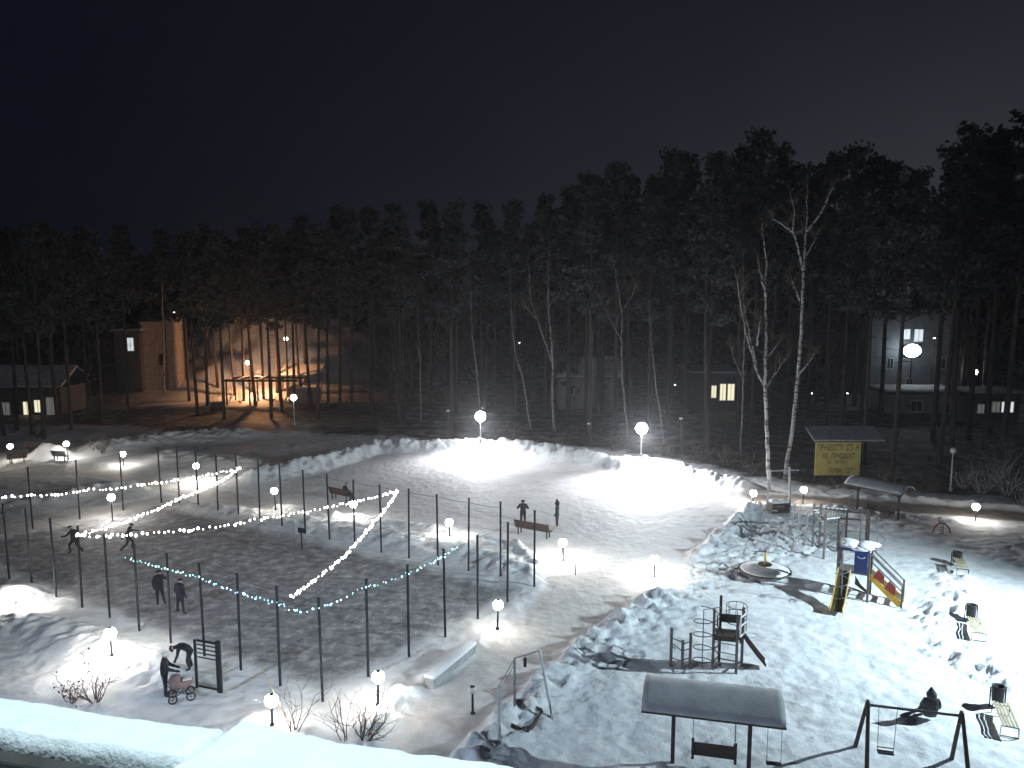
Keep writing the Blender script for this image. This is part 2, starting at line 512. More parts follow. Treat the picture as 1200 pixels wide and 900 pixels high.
# ------------------------------------------------------------------ ground
def build_ground():
    def axis(parts):
        out = []
        for a, b, st in parts:
            n = max(1, int(round((b - a) / st)))
            out += list(np.linspace(a, b, n, endpoint=False))
        out.append(parts[-1][1]); return np.array(out)
    xs = axis([(-700, -200, 50), (-200, -90, 6), (-90, -45, .7), (-45, -24, .28), (-24, 24, .15), (24, 32, .2), (32, 60, .5), (60, 100, 1.5), (100, 200, 8), (200, 700, 50)])
    ys = axis([(-60, 10, 7), (10, 23, 1.0), (23, 46, .14), (46, 64, .19), (64, 84, .24), (84, 110, .6), (110, 170, 1.6), (170, 260, 8), (260, 900, 60)])
    X, Y = np.meshgrid(xs, ys)
    Z = height(X, Y)
    far = smooth(200, 300, np.hypot(X, Y))
    Z = Z * (1 - far)
    nx, ny = len(xs), len(ys)
    co = np.stack([X, Y, Z], -1).reshape(-1, 3)
    jit = .35 * perlin(X * .9, Y * .9) + .15 * perlin(X * 3.3, Y * 3.3)
    sdc = poly_sd(X, Y, COURT); sdp = poly_sd(X, Y, PLAZA); sdr = poly_sd(X, Y, ROAD)
    sdt = np.maximum(np.maximum(poly_sd(X, Y, PATH), poly_sd(X, Y, SIDE_A)), poly_sd(X, Y, SIDE_B))
    ats = {
        'court': smooth(.0, 1.2, sdc - .2 + jit),
        'plaza': smooth(-.5, .5, sdp + jit),
        'path': smooth(-.4, .5, sdt + jit),
        'road': smooth(-.3, .4, sdr + jit * .6),
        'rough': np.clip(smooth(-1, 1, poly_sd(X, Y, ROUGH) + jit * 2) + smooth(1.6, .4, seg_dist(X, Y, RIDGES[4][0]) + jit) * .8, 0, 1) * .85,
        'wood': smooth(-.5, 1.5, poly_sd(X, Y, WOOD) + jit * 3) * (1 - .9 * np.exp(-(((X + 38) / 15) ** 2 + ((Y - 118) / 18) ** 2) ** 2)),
    }
    # vertex normals of the whole sheet, so that the regions meet without a seam
    dzx = np.gradient(Z, axis=1) / np.maximum(np.gradient(X, axis=1), 1e-6)
    dzy = np.gradient(Z, axis=0) / np.maximum(np.gradient(Y, axis=0), 1e-6)
    nrm = np.stack([-dzx, -dzy, np.ones_like(Z)], -1)
    nrm /= np.linalg.norm(nrm, axis=-1, keepdims=True); nrm = nrm.reshape(-1, 3)
    idx = np.arange(nx * ny).reshape(ny, nx)
    faces = np.stack([idx[:-1, :-1], idx[:-1, 1:], idx[1:, 1:], idx[1:, :-1]], -1).reshape(-1, 4)

    def fc(a):
        return (a[:-1, :-1] + a[1:, 1:] + a[1:, :-1] + a[:-1, 1:]).ravel() / 4
    reg = np.zeros(len(faces), int)
    reg[fc(sdr) > 0] = 4
    reg[fc(sdt) > 0] = 3
    reg[fc(sdp) > 0] = 2
    reg[fc(sdc) > 0] = 1
    for r, nm in enumerate(['snow_ground', 'court', 'plaza', 'path', 'road']):
        f = faces[reg == r]
        used, inv = np.unique(f, return_inverse=True)
        inv = inv.reshape(-1, 4)
        me = bpy.data.meshes.new(nm)
        me.vertices.add(len(used)); me.vertices.foreach_set('co', co[used].astype(np.float32).ravel())
        me.loops.add(len(inv) * 4); me.loops.foreach_set('vertex_index', inv.astype(np.int32).ravel())
        me.polygons.add(len(inv))
        me.polygons.foreach_set('loop_start', (np.arange(len(inv)) * 4).astype(np.int32))
        me.update(calc_edges=True)
        me.polygons.foreach_set('use_smooth', np.ones(len(inv), bool))
        for k, v in ats.items():
            a = me.attributes.new(k, 'FLOAT', 'POINT'); a.data.foreach_set('value', v.ravel()[used].astype(np.float32))
        me.normals_split_custom_set_from_vertices(nrm[used].tolist())
        me.materials.append(M['ground'])
        o = bpy.data.objects.new(nm, me); C.objects.link(o); o['kind'] = 'structure'


build_ground()

# ------------------------------------------------------------------ court fence, gate and garlands
POST_H = 4.1


def fence(name, label, a, b, step, skip=(), start=0, mid=True):
    a, b = Vector(a).to_2d(), Vector(b).to_2d()
    d = b - a; n = max(1, round(d.length / step))
    t = thing(name, label, 'fence', (a.x, a.y, 0), 0, 'fences round the trodden court')
    proto = None
    for k in range(start, n + 1):
        if k in skip: continue
        p = a + d * (k / n) - a
        z = gh(a.x + p.x, a.y + p.y)
        if proto is None:
            mb = MB(); mb.tube([(0, 0, -.3), (0, 0, POST_H)], .055, 8); mb.box((0, 0, POST_H + .01), (.11, .11, .03))
            o = mb.build('post', M['steel'], t)
            proto = o
        else:
            o = proto.copy(); C.objects.link(o); o.parent = t
        o.location = (p.x, p.y, z - .02); o.rotation_euler = (random.uniform(-.012, .012), random.uniform(-.012, .012), random.random())
    for h in (POST_H - .08,):
        pts = []
        for k in range(n * 3 + 1):
            p = d * (k / (n * 3)); pts.append((p.x, p.y, h - .05 * abs(math.sin(PI * k / 3)) + .03))
        MB().tube(pts, .0075, 4).build('fence_wire', M['wire'], t)
    return t


n_near = round(COURT_L / 2.3)
fence('court_fence', 'row of tall thin posts along the near edge of the court with the gate', CA, CD, 2.3, skip=())
fence('court_fence', 'row of tall thin posts along the court side beside the snowy walkway', CA + side * 2.38, CB, 2.38)
fence('court_fence', 'row of tall thin posts along the far edge of the court below the cleared plaza', CB + far_dir * 2.1, CC, 2.1)
fence('court_fence', 'row of tall thin posts closing the far short end of the court', CC + (CD - CC).normalized() * 2.7, CD + (CC - CD).normalized() * 2.7, 2.9)


def garland(label, pts, mats, r, step, sag=0.0, grp='light garlands strung over the court'):
    """pts are world points; the wire hangs through them"""
    P3 = [Vector(p) for p in pts]
    samples = []
    for a, b in zip(P3[:-1], P3[1:]):
        L = (b - a).length; n = max(2, int(L / .15))
        for k in range(n):
            t = k / n; samples.append(a.lerp(b, t) - Vector((0, 0, sag * 4 * t * (1 - t))))
    samples.append(P3[-1])
    t = thing('light_garland', label, 'string lights', P3[0], 0, grp)
    MB().tube([p - P3[0] for p in samples], .008, 4).build('wire', M['wire'], t)
    acc = 0; protos = {}; lst = []
    nxt = step * .3
    for a, b in zip(samples[:-1], samples[1:]):
        L = (b - a).length
        while acc + L >= nxt:
            q = a.lerp(b, max(0, min(1, (nxt - acc) / max(L, 1e-6)))) - P3[0]
            mk = random.choice(mats); rk = random.choice((.65, .8, .95, 1.1, 1.35)) * r
            lst.append((rk, mk, q + Vector((random.uniform(-.05, .05), random.uniform(-.05, .05), -.05 + random.uniform(-.07, .05)))))
            nxt += step * random.choice((.55, .8, 1.0, 1.0, 1.3, 1.6))
        acc += L
    lst.sort(key=lambda e: -e[0])
    for rk, mk, q in lst[:100]:
        if mk not in protos:
            protos[mk] = o = MB().sphere((0, 0, 0), 1, 1, (1, 1, 1.25)).build('bulb', M[mk], t, True)
        else:
            o = protos[mk].copy(); C.objects.link(o); o.parent = t
        o.scale = (rk, rk, rk); o.location = q
    if len(lst) > 100:
        mb = MB()
        for rk, mk, q in lst[100:]: mb.sphere(q, rk, 1, (1, 1, 1.25))
        mb.build('small_bulbs', M[lst[100][1]], t, True)['kind'] = 'stuff'
    return t


ZS = 4.05
gA = G(282, 547, ZS); gB = G(88, 627, ZS); gC = G(466, 574, ZS); gD = G(338, 699, ZS)
far_left = G(-90, 584, ZS)
garland('white garland highest in the picture, meeting the edge of the frame', [far_left, G(27, 579.5, ZS - .15), G(107, 572, ZS - .1), G(170, 566, ZS - .15), gA], ['bulb_white'], .056, .20, .12)
garland('white garland crossing the court from its far side to where the two runners play', [gA, G(212, 582, ZS - .25), gB], ['bulb_white'], .056, .16, .18)
garland('long white garland from the two runners to its tip by the plaza bench', [gB, G(200, 621.5, ZS - .3), G(300, 608, ZS - .45), G(400, 590, ZS - .3), gC], ['bulb_white'], .054, .19, .06)
garland('white garland running steeply across the court from the plaza side to the blue lights', [gC, G(440, 608, ZS - .12), G(400, 653, ZS - .2), gD], ['bulb_white'], .050, .17, .08)
garland('blue green garland along the near edge of the court above the two standing figures', [G(147, 651, ZS), G(230, 674, ZS - .05), G(297, 697, ZS - .1), G(333, 707, ZS - .1)], ['bulb_blue', 'bulb_blue', 'bulb_cyan'], .030, .17, .05)
garland('blue green garland from the court corner post along the side by the walkway', [G(333, 707, ZS - .1), G(347, 713.5, ZS - .12), G(362, 713, ZS), G(430, 686, ZS - .05), G(487, 666, ZS - .05), G(536, 639, ZS)], ['bulb_blue', 'bulb_blue', 'bulb_cyan'], .032, .18, .08)

# gate in the near fence row
ga = P(231, 806); gb = P(258, 814)
ang = math.atan2(gb.y - ga.y, gb.x - ga.x); wd = (gb - ga).length
t = thing('fence_gate', 'dark metal gate frame with rungs, beside the bending figure at the court edge', 'gate', ga, ang)
MB().box((wd, 0, 1.05), (.2, .12, 2.1), None, .01).box((0, 0, 1.0), (.09, .09, 2.0), None, .01).build('gate_post', M['steel'], t)
MB().box((wd / 2 - .01, 0, 1.99), (wd - .24, .06, .07)).box((wd / 2 - .01, 0, .1), (wd - .24, .06, .06)).build('gate_frame', M['steel'], t)
mb = MB()
for k in range(4): mb.box((wd / 2 - .02, 0, 1.82 - k * .17), (wd - .26, .03, .04))
mb.build('rungs', M['steel'], t)


# ------------------------------------------------------------------ lamps
def bollard(label, gx, gy, bx, by, h=None, R=.235, gm='globe', grp='globe lamps beside the paths'):
    b = P(bx, by)
    # height from where the globe shows
    top = D(gx, gy, b.y)
    hh = h if h else max(.45, top.z - b.z)
    t = thing('globe_lamp', label, 'lamp', b, 0, grp)
    MB().lathe([(.09, -.1), (.09, .04), (.045, .09), (.04, hh - R * .95), (.075, hh - R * .92), (.075, hh - R * .8)], 10).build('pole', M['steel'], t)
    MB().sphere((0, 0, hh), R, 2).build('globe', M[gm], t, True)
    MB().lathe([(.10, hh + R * .93), (.075, hh + R * 1.02), (.03, hh + R * 1.09)], 10).build('cap', M['steel'], t)
    t.rotation_euler = (random.uniform(-.05, .05), random.uniform(-.05, .05), random.random())
    return t


bollard('globe lamp at the frame edge beyond the court beside a bench and a snow heap', 21, 523, 14, 543, gm='globe_dim')
bollard('globe lamp beyond the court, between the lit snow heap and the long dark clearing', 80, 520, 80, 538)
bollard('globe lamp beyond the court with a narrow strip of lit snow at its foot', 145, 532, 145, 546)
bollard('globe lamp beside the far tip of the white garland lighting a wide pool of snow', 229, 546, 231, 566, gm='globe_strong')
bollard('globe lamp over the brightest snow bank beyond the court behind two runners', 131, 583, 132, 611, gm='globe_strong')
bollard('globe lamp half sunk in a snow heap at the frame edge near the court', 18, 696, 19, 709, R=.235, gm='globe_strong')
bollard('globe lamp at the near court edge above the shrub with dry leaves', 132, 742, 131, 768, R=.25, gm='globe_strong')
bollard('globe lamp under the long garland, at the narrow tip of the plaza', 322, 575, 323, 597, gm='globe_dim')
bollard('globe lamp beside the bench with a seated figure, touching the garland', 415, 591, 415, 608)
bollard('globe lamp between two far court posts with a lit lump of snow beside it', 527, 612, 527, 628)
bollard('globe lamp below the plaza bench, over the widest glowing pool of snow', 659, 636, 660, 657, R=.235, gm='globe_strong')
bollard('globe lamp standing alone in the middle of the walkway junction towards the playground', 766, 656, 767, 676, R=.235, gm='globe_strong')
bollard('globe lamp on the edge of the walkway beside the corner of the court', 583, 709, 583, 736, R=.235, gm='globe_dim')
bollard('globe lamp behind the bare bush beside the lower walkway', 443, 793, 443, 826, R=.24)
bollard('globe lamp by the leaning stick just above the roof ledge', 320, 820, 319, 850, R=.24)
bollard('unlit small globe lamp on the dim side of the walkway', 554, 808, 554, 836, R=.15, gm='globe_off')
bollard('globe lamp at the end of the plaza by the white birch trunks', 881, 578, 882, 590)
bollard('globe lamp behind the plank box, by the roadside below the yellow board', 941, 574, 941, 590)
bollard('globe lamp by the road past the far shelter near frosty bushes', 1142, 594, 1143, 610, R=.24)


def street(label, gx, gy, Y, R, gm, grp='tall lamp posts at the edge of the wood', base=None, arm=False):
    top = D(gx, gy, Y); z = gh(top.x, Y)
    hh = top.z - z
    t = thing('lamp_post', label, 'street lamp', (top.x, Y, z), 0, grp)
    MB().lathe([(.13, -.2), (.13, .25), (.065, .35), (.045, hh - R), (.10, hh - R * .95), (.10, hh - R * .8)], 10).build('pole', M['pale_steel'] if gm != 'globe_tiny' else M['steel'], t)
    if R > .12:
        MB().sphere((0, 0, hh), R, 2).build('globe', M[gm], t, True)
    else:
        MB().box((0, 0, hh), (R * 2, R * 2, R * 1.4), None, R * .2).build('lamp_head', M[gm], t)
    return t


street('tall post with a bright round globe behind the low part of the plaza snow bank', 563, 488, 75.5, .5, 'globe_tall')
street('tall post with a bright round globe behind the highest heap of the plaza snow bank', 752, 502, 67.6, .5, 'globe_tall')
street('tall post with a white globe in front of the reddish wall by the gazebo', 344, 466, 88.0, .36, 'globe_far')
street('tall unlit lamp post with a snowy globe beside the road', 1117, 528, 60.0, .24, 'globe_off')
street('globe lamp on a pole on the orange lit slope by the dark gazebo beam', 290, 425, 112, .30, 'globe_far', 'lamps on the orange lit slope')
street('globe lamp on a pole higher up the orange lit slope behind the gazebo roof', 335, 397, 118, .30, 'globe_far', 'lamps on the orange lit slope')
street('round white lamp on a pole among the trunks beside the floodlit building', 1142, 436, 100, .38, 'globe_far', 'lamps among the trunks')
for gx, gy, Y, R in ((417, 387, 150, .11), (511, 420, 135, .2), (609, 402, 140, .15), (764, 453, 112, .1), (791, 451, 112, .11), (204, 366, 160, .11), (216, 365, 160, .13),
                     (347, 381, 150, .1), (951, 461, 110, .13), (993, 461, 110, .1), (986, 403, 140, .14), (967, 394, 140, .09), (1095, 396, 104, .12)):
    street('distant tiny white street light glinting between the dark trunks', gx, gy, Y, R, 'globe_tiny', 'distant street lights in the wood')


# ------------------------------------------------------------------ benches, bins
def bench_parts(t, L=2.0, mw='brown_wood', ml='steel', back=True):
    mb = MB()
    for k in range(4): mb.box((0, -.02 + k * .115 - .17, .46), (L, .09, .04), None, .006)
    mb.build('seat', M[mw], t)
    if back:
        mb = MB(); R = Matrix.Rotation(math.radians(-14), 3, 'X')
        for k in range(4): mb.box((0, -.25 - .045 * k, .58 + k * .12), (L, .035, .10), R, .006)
        mb.build('backrest', M[mw], t)
    for s in (-1, 1):
        mb = MB(); x = s * (L / 2 - .22)
        mb.box((x, .16, .22), (.06, .06, .44)).box((x, -.20, .22), (.06, .06, .44)).box((x, -.02, .425), (.055, .42, .03))
        if back: mb.beam((x, -.235, .42), (x, -.385, .98), .05)
        mb.build('leg', M[ml], t)


def bench(label, loc, rz, **k):
    t = thing('park_bench', label, 'bench', loc, rz, 'benches in the yard')
    bench_parts(t, **k); return t


b1 = P(604, 624); b2 = P(648, 632)
bench_loc = (b1 + b2) / 2
rz1 = math.atan2(b2.y - b1.y, b2.x - b1.x)
bench('dark wooden bench on the plaza, its back to the court, a figure standing behind it', (bench_loc.x, bench_loc.y, gh(bench_loc.x, bench_loc.y)), rz1, L=2.5)
s1 = P(400, 586)
bench('dark wooden bench at the plaza edge carrying a seated figure', s1, math.radians(-33), L=1.9)
for px, py, r, lb in ((20, 541, .6, 'small bench in the snow beneath the lamp at the frame edge'), (43, 534, .2, 'small bench just in front of the white lit snow heap'), (72, 540, -.2, 'small bench between the snow heap and a globe lamp')):
    bench(lb, P(px, py), r, L=1.5)


def litter_bin(label, loc):
    t = thing('litter_bin', label, 'bin', loc, 0, 'bins beside the playground benches')
    MB().lathe([(.17, .22), (.20, .24), (.225, .78), (.235, .80), (.235, .84), (.19, .84), (.18, .5)], 16).build('bin_body', M['black'], t, True)
    MB().tube([(.29, 0, -.1), (.29, 0, .8)], .025).tube([(-.29, 0, -.1), (-.29, 0, .8)], .025).tube([(-.29, 0, .62), (.29, 0, .62)], .018).build('bin_stand', M['steel'], t)


bl = [((1183, 866), (1172, 838), 'slatted playground bench nearest the swing, wooden slats pale and curled at its end', 'black round bin at the far end of the slatted bench by the swing'),
      ((1147, 752), (1142, 737), 'slatted bench half whitened by snow in the brightest floodlit patch', 'black round bin at the snowy bench in the brightest floodlit patch'),
      ((1128, 675), (1127, 665), 'snowed up bench by the snow heap, darkest and smallest of the slatted row', 'black bin at the smallest slatted bench by the snow heap')]
for (n_, f_, l1, l2) in bl:
    a = P(*n_); dirv = Vector((.36, .93)); L = 1.7
    c = a.to_2d() + dirv * (L / 2)
    t = thing('slatted_bench', l1, 'bench', (c.x, c.y, gh(c.x, c.y)), math.atan2(dirv.y, dirv.x), 'slatted playground benches')
    mb = MB()
    for k in range(5):
        y = -.22 + k * .11; mb.box((0, y, .45 + .02 * abs(k - 2)), (L, .075, .035), None, .006)
    mb.build('seat', M['tan_wood'], t)
    for s in (-1, 1):
        MB().tube([(s * (L / 2 - .06), -.27, .40), (s * (L / 2 - .06), -.29, .04), (s * (L / 2 - .06), .29, .04), (s * (L / 2 - .06), .27, .40), (s * (L / 2 - .06), -.27, .40)], .024, 6).build('leg', M['steel'], t)
    e = a.to_2d() + dirv * (L + .55)
    litter_bin(l2, (e.x, e.y, gh(e.x, e.y)))


# ------------------------------------------------------------------ shelters with hanging benches
def shelter(label, p1, p2, H, over, depth, lab2, off=0.0, seatw=1.3):
    d = (p2 - p1).to_2d(); L = d.length; rz = math.atan2(d.y, d.x)
    m = (p1 + p2) / 2
    t = thing('shelter', label, 'shelter', (m.x, m.y, 0), rz, 'swing shelters with arched roofs')
    for s in (-1, 1):
        mb = MB(); x = s * L / 2
        mb.box((x, 0, H / 2 - .1), (.13, .13, H + .2), None, .012)
        mb.build('post', M['brown_wood'], t)
        MB().beam((x, 0, H - .42), (x, -.42, H - .02), .08).beam((x, 0, H - .42), (x, .62, H + .05), .08).box((x, .1, H + .04), (.11, depth * .82, .09)).build('bracket', M['brown_wood'], t)
    RL = L + 2 * over
    sec = []
    for k in range(11):
        u = k / 10; y = -depth / 2 + u * depth; z = H + .12 + .34 * (1 - (2 * u - 1) ** 2)
        sec.append((y + .08, z))
    def slab(th, x0, x1, dz, inset=0):
        mb = MB(); bm = mb.bm
        n = 24
        rows = []
        for i in range(n + 1):
            x = x0 + (x1 - x0) * i / n
            top = [bm.verts.new((x, y, z + dz + th + (random.uniform(-.012, .012) if inset else 0))) for y, z in sec]
            bot = [bm.verts.new((x, y, z + dz)) for y, z in sec]
            rows.append((top, bot))
        m_ = len(sec)
        for (t0, b0), (t1, b1_) in zip(rows[:-1], rows[1:]):
            for k in range(m_ - 1):
                bm.faces.new((t0[k], t0[k + 1], t1[k + 1], t1[k])); bm.faces.new((b0[k], b1_[k], b1_[k + 1], b0[k + 1]))
            bm.faces.new((t0[0], t1[0], b1_[0], b0[0])); bm.faces.new((t0[-1], b0[-1], b1_[-1], t1[-1]))
        for tt, bb in (rows[0], rows[-1]):
            for k in range(m_ - 1): bm.faces.new((tt[k], tt[k + 1], bb[k + 1], bb[k]))
        return mb
    rf = slab(.06, -RL / 2, RL / 2, 0).build('roof', M['brown_wood'], t)
    slab(.09, -RL / 2 + .02, RL / 2 - .02, .062, 1).build('snow_cover', M['dim_snow'], rf, True)
    # hanging bench: hangs from the roof, so a thing of its own
    q = thing('hanging_bench', lab2, 'swing bench', (m.x + math.cos(rz) * off, m.y + math.sin(rz) * off, 0), rz, 'hanging benches under the shelters')
    mb = MB()
    for k in range(4): mb.box((0, -.15 + k * .13, .5), (seatw, .11, .04), None, .006)
    mb.build('seat', M['brown_wood'], q)
    mb = MB()
    for k in range(4): mb.box((0, -.26 - k * .03, .60 + k * .125), (seatw, .035, .115), None, .006)
    mb.build('backrest', M['brown_wood'], q)
    for s in (-1, 1):
        x = s * seatw / 2
        MB().box((x, -.33, .78), (.09, .08, .72), None, .01).box((x, .05, .68), (.08, .6, .05)).box((x, .32, .55), (.08, .06, .3)).build('side_frame', M['brown_wood'], q)
        MB().tube([(x, -.2, 1.12), (x, 0, H + .2)], .009, 5).tube([(x, .3, .7), (x, .05, H + .2)], .009, 5).build('chain', M['steel'], q)
    return t, rz, m


sp1 = G(788, 893); sp2 = G(877, 905)
sh1, shr, shm = shelter('large shelter with a broad arched roof under smooth grey snow on two brown posts', sp1, sp2, 2.1, 1.0, 2.3, 'dark brown hanging bench under the large snowy shelter roof', off=.1, seatw=1.35)
shelter('small far shelter with a thin arched snowy roof beside the road and yellow board', G(1004, 601), G(1052, 612), 1.95, .55, 2.0, 'dark hanging bench under the small far shelter by the road', off=.2, seatw=1.5)
# single swing hanging at the roof's end
q = thing('hanging_swing', 'small flat swing on two thin chains under the end of the large shelter roof', 'swing', (shm.x + math.cos(shr) * 2.0, shm.y + math.sin(shr) * 2.0, 0), shr)
MB().box((0, 0, .42), (.48, .2, .035), None, .006).build('seat', M['black'], q)
for s in (-1, 1): MB().tube([(s * .22, 0, .43), (s * .22, 0, 2.35)], .008, 5).build('chain', M['steel'], q)

# ------------------------------------------------------------------ slide tower
O = Vector((16.5, 39.15)); U = Vector((.87, -.5)).normalized()
gz = gh(O.x, O.y)
t = thing('slide_tower', 'play tower with yellow edged slide, blue panel and yellow red stairs', 'slide', (O.x, O.y, gz), math.atan2(U.y, U.x))
# local: x along the front edge, -y to the front (slide), +y depth
for x, y, h in ((-.02, 0, 3.2), (-.02, .42, 3.3), (1.42, 0, 2.6), (1.42, 1.2, 2.6), (-.02, 1.2, 2.6)):
    MB().box((x, y, h / 2 - .1), (.11, .11, h + .2), None, .012).build('post', M['grey_wood'], t)
mb = MB()
for k in range(8): mb.box((.7, .08 + k * .15, 1.32), (1.4, .14, .05))
mb.build('platform', M['grey_wood'], t)
pn = MB().box((1.05, -.075, 1.95), (.62, .035, 1.05), None, .01).build('side_panel', M['blue'], t)
mb = MB()
for k in range(9):
    a = PI * (1.12 + .76 * k / 8); mb.box((1.05 + math.cos(a) * .17, -.10, 2.28 + math.sin(a) * .10), (.05, .02, .035))
mb.build('smile_cutout', M['white_paint'], pn)
MB().box((.70, -.075, 2.53), (1.5, .06, .12), None, .012).build('top_rail', M['blue'], t)
mb = MB()
for k in range(30):
    fx = random.uniform(.05, 1.45); mb.sphere((fx, random.uniform(-.05, .9), 2.58 + .16 * abs(math.sin(fx * 3.6))), random.uniform(.14, .3), 2, (1.5, 1.3, .45))
mb.box((.75, .45, 2.55), (1.45, 1.1, .05))
mb.build('snow_roof', M['snow'], t, True)
# slide chute: bed and two side walls
prof = [(0, 1.36), (-.25, 1.33), (-.55, 1.12), (-1.05, .76), (-1.55, .42), (-1.95, .22), (-2.25, .17), (-2.5, .16)]
mb = MB(); bm = mb.bm; rows = []
for y, z in prof:
    rows.append([bm.verts.new((.03, y, z)), bm.verts.new((.58, y, z)), bm.verts.new((.58, y, z - .03)), bm.verts.new((.03, y, z - .03))])
for a, b in zip(rows[:-1], rows[1:]):
    for k in range(4): bm.faces.new((a[k], a[(k + 1) % 4], b[(k + 1) % 4], b[k]))
bm.faces.new(rows[0]); bm.faces.new(rows[-1])
mb.build('slide_bed', M['slide_bed'], t)
for x in (.0, .58):
    mb = MB(); bm = mb.bm; rows = []
    for y, z in prof:
        rows.append([bm.verts.new((x, y, z - .06)), bm.verts.new((x + .035, y, z - .06)), bm.verts.new((x + .035, y, z + .20)), bm.verts.new((x, y, z + .20))])
    for a, b in zip(rows[:-1], rows[1:]):
        for k in range(4): bm.faces.new((a[k], a[(k + 1) % 4], b[(k + 1) % 4], b[k]))
    bm.faces.new(rows[0]); bm.faces.new(rows[-1])
    mb.build('slide_side', M['slide_yellow'], t)
MB().box((.3, -2.2, .03), (.1, .1, .3)).box((.3, -.08, 1.28), (.66, .06, .12)).build('slide_foot', M['grey_steel'], t)
# stairs down along +x
for y in (.15, 1.05):
    MB().prism([(1.46, y, 1.36), (1.46, y, 1.08), (2.75, y, -.05), (3.0, y, -.05), (3.0, y, .16)], (0, .05, 0)).build('stair_side', M['yellow'], t)
mb = MB()
for k in range(5): mb.box((1.62 + k * .28, .62, 1.16 - k * .235), (.24, .84, .04))
mb.build('stair_tread', M['grey_wood'], t)
for y in (.12, 1.1):
    MB().beam((1.42, y, 2.4), (2.98, y, 1.0), .06).beam((1.42, y, 2.1), (2.98, y, .72), .05).box((2.96, y, .48), (.09, .09, 1.15)).build('handrail', M['grey_wood'], t)
for c in ((1.88, 1.28), (2.42, .80)):
    MB().prism([(c[0] - .27, .10, c[1] - .02), (c[0] + .22, .10, c[1] - .34), (c[0] + .25, .10, c[1] + .12), (c[0] - .05, .10, c[1] + .40)], (0, .03, 0)).build('red_panel', M['red'], t)
MB().prism([(.75, .6, 1.0), (.75, .6, .55), (1.36, .6, .15), (1.36, .6, .3), (1.0, .6, .6)], (0, .05, 0)).build('climbing_board', M['maroon'], t)
MB().beam((.1, .6, .42), (1.36, .6, .16), .07).build('cross_beam', M['grey_wood'], t)


def coil(mb, c, R, r, z0, z1, turns, n=18, ph=0):
    N_ = int(turns * n)
    mb.tube([(c[0] + R * math.cos(ph + 2 * PI * k / n), c[1] + R * math.sin(ph + 2 * PI * k / n), z0 + (z1 - z0) * k / N_) for k in range(N_ + 1)], r, 6)
    return mb


sp = P(985, 712)
t = thing('spiral_pole', 'thin climbing pole with a steel spiral beside the yellow slide', 'climbing pole', sp, 0)
MB().tube([(0, 0, -.2), (0, 0, 2.75)], .025, 8).tube([(0, 0, 2.72), (.5, .25, 2.72)], .025).build('pole', M['grey_steel'], t)
coil(MB(), (0, 0), .34, .018, .15, 2.6, 3.9).build('spiral', M['grey_steel'], t)

# ------------------------------------------------------------------ climbing frame behind
pb = [P(952, 640), P(960, 639), P(965, 655), P(981, 646), P(991, 634), P(1007, 650), P(1014, 643), P(1017, 638)]
hs = [2.7, 2.75, 2.75, 2.1, 2.1, 2.5, 2.4, 2.1]
t0 = pb[0]
t = thing('climbing_gym', 'large dark climbing frame of many posts, beams and rungs behind the slide', 'climbing frame', (t0.x, t0.y, 0), 0)
for p, h in zip(pb, hs):
    MB().box((p.x - t0.x, p.y - t0.y, (h + p.z) / 2), (.10, .10, h + p.z), None, .012).build('post', M['grey_wood'] if h > 2.45 else M['brown_wood'], t)
rel = [Vector((p.x - t0.x, p.y - t0.y, 0)) for p in pb]


def lv(i, z): return rel[i] + Vector((0, 0, z))


mb = MB(); mb.beam(lv(0, 2.5), lv(1, 2.5), .08).beam(lv(1, 2.45), lv(4, 2.05), .09).beam(lv(4, 2.0), lv(7, 2.0), .08).beam(lv(2, 2.5), lv(3, 2.05), .08).beam(lv(3, 2.05), lv(5, 2.2), .08).beam(lv(0, 2.35), lv(2, 2.35), .08)
mb.build('top_beam', M['brown_wood'], t)
mb = MB()
for k in range(9):
    f = (k + .5) / 9; a = lv(1, 2.35).lerp(lv(4, 1.95), f); b = lv(2, 2.35).lerp(lv(3, 1.95), min(1, f * 1.0)); mb.tube([a, b], .02, 6)
mb.build('monkey_bars', M['grey_steel'], t)
mb = MB()
for k in range(5):
    z = .4 + k * .4; mb.tube([lv(4, z), lv(7, z)], .02, 6).tube([lv(5, z), lv(6, z)], .02, 6)
mb.build('ladder_rungs', M['grey_steel'], t)
mb = MB()
for k in range(6):
    z = .35 + k * .33; mb.tube([lv(3, z), lv(4, z + .1)], .012, 5)
for k in range(5):
    f = (k + .5) / 5; a = lv(3, .2).lerp(lv(4, .3), f); mb.tube([a, a + Vector((0, 0, 1.85))], .012, 5)
mb.build('rope_net', M['steel'], t)
mb = MB()
for k in range(2): mb.ring(lv(1, 1.6).lerp(lv(4, 1.6), .35 + .25 * k), .16, .02, 16, 6, 'Y')
mb.tube([lv(1, 2.35).lerp(lv(4, 2.0), .35), lv(1, 1.76).lerp(lv(4, 1.76), .35)], .008).tube([lv(1, 2.3).lerp(lv(4, 2.0), .6), lv(1, 1.76).lerp(lv(4, 1.76), .6)], .008)
mb.build('gym_rings', M['black'], t)
mb = MB()
for i, j in ((1, 4), (2, 3), (0, 2)):
    for k in range(6):
        a = lv(i, 2.5).lerp(lv(j, 2.12), (k + .5) / 6); mb.sphere(a, .1, 1, (1.5, 1, .5))
mb.build('snow_lumps', M['snow'], t, True)
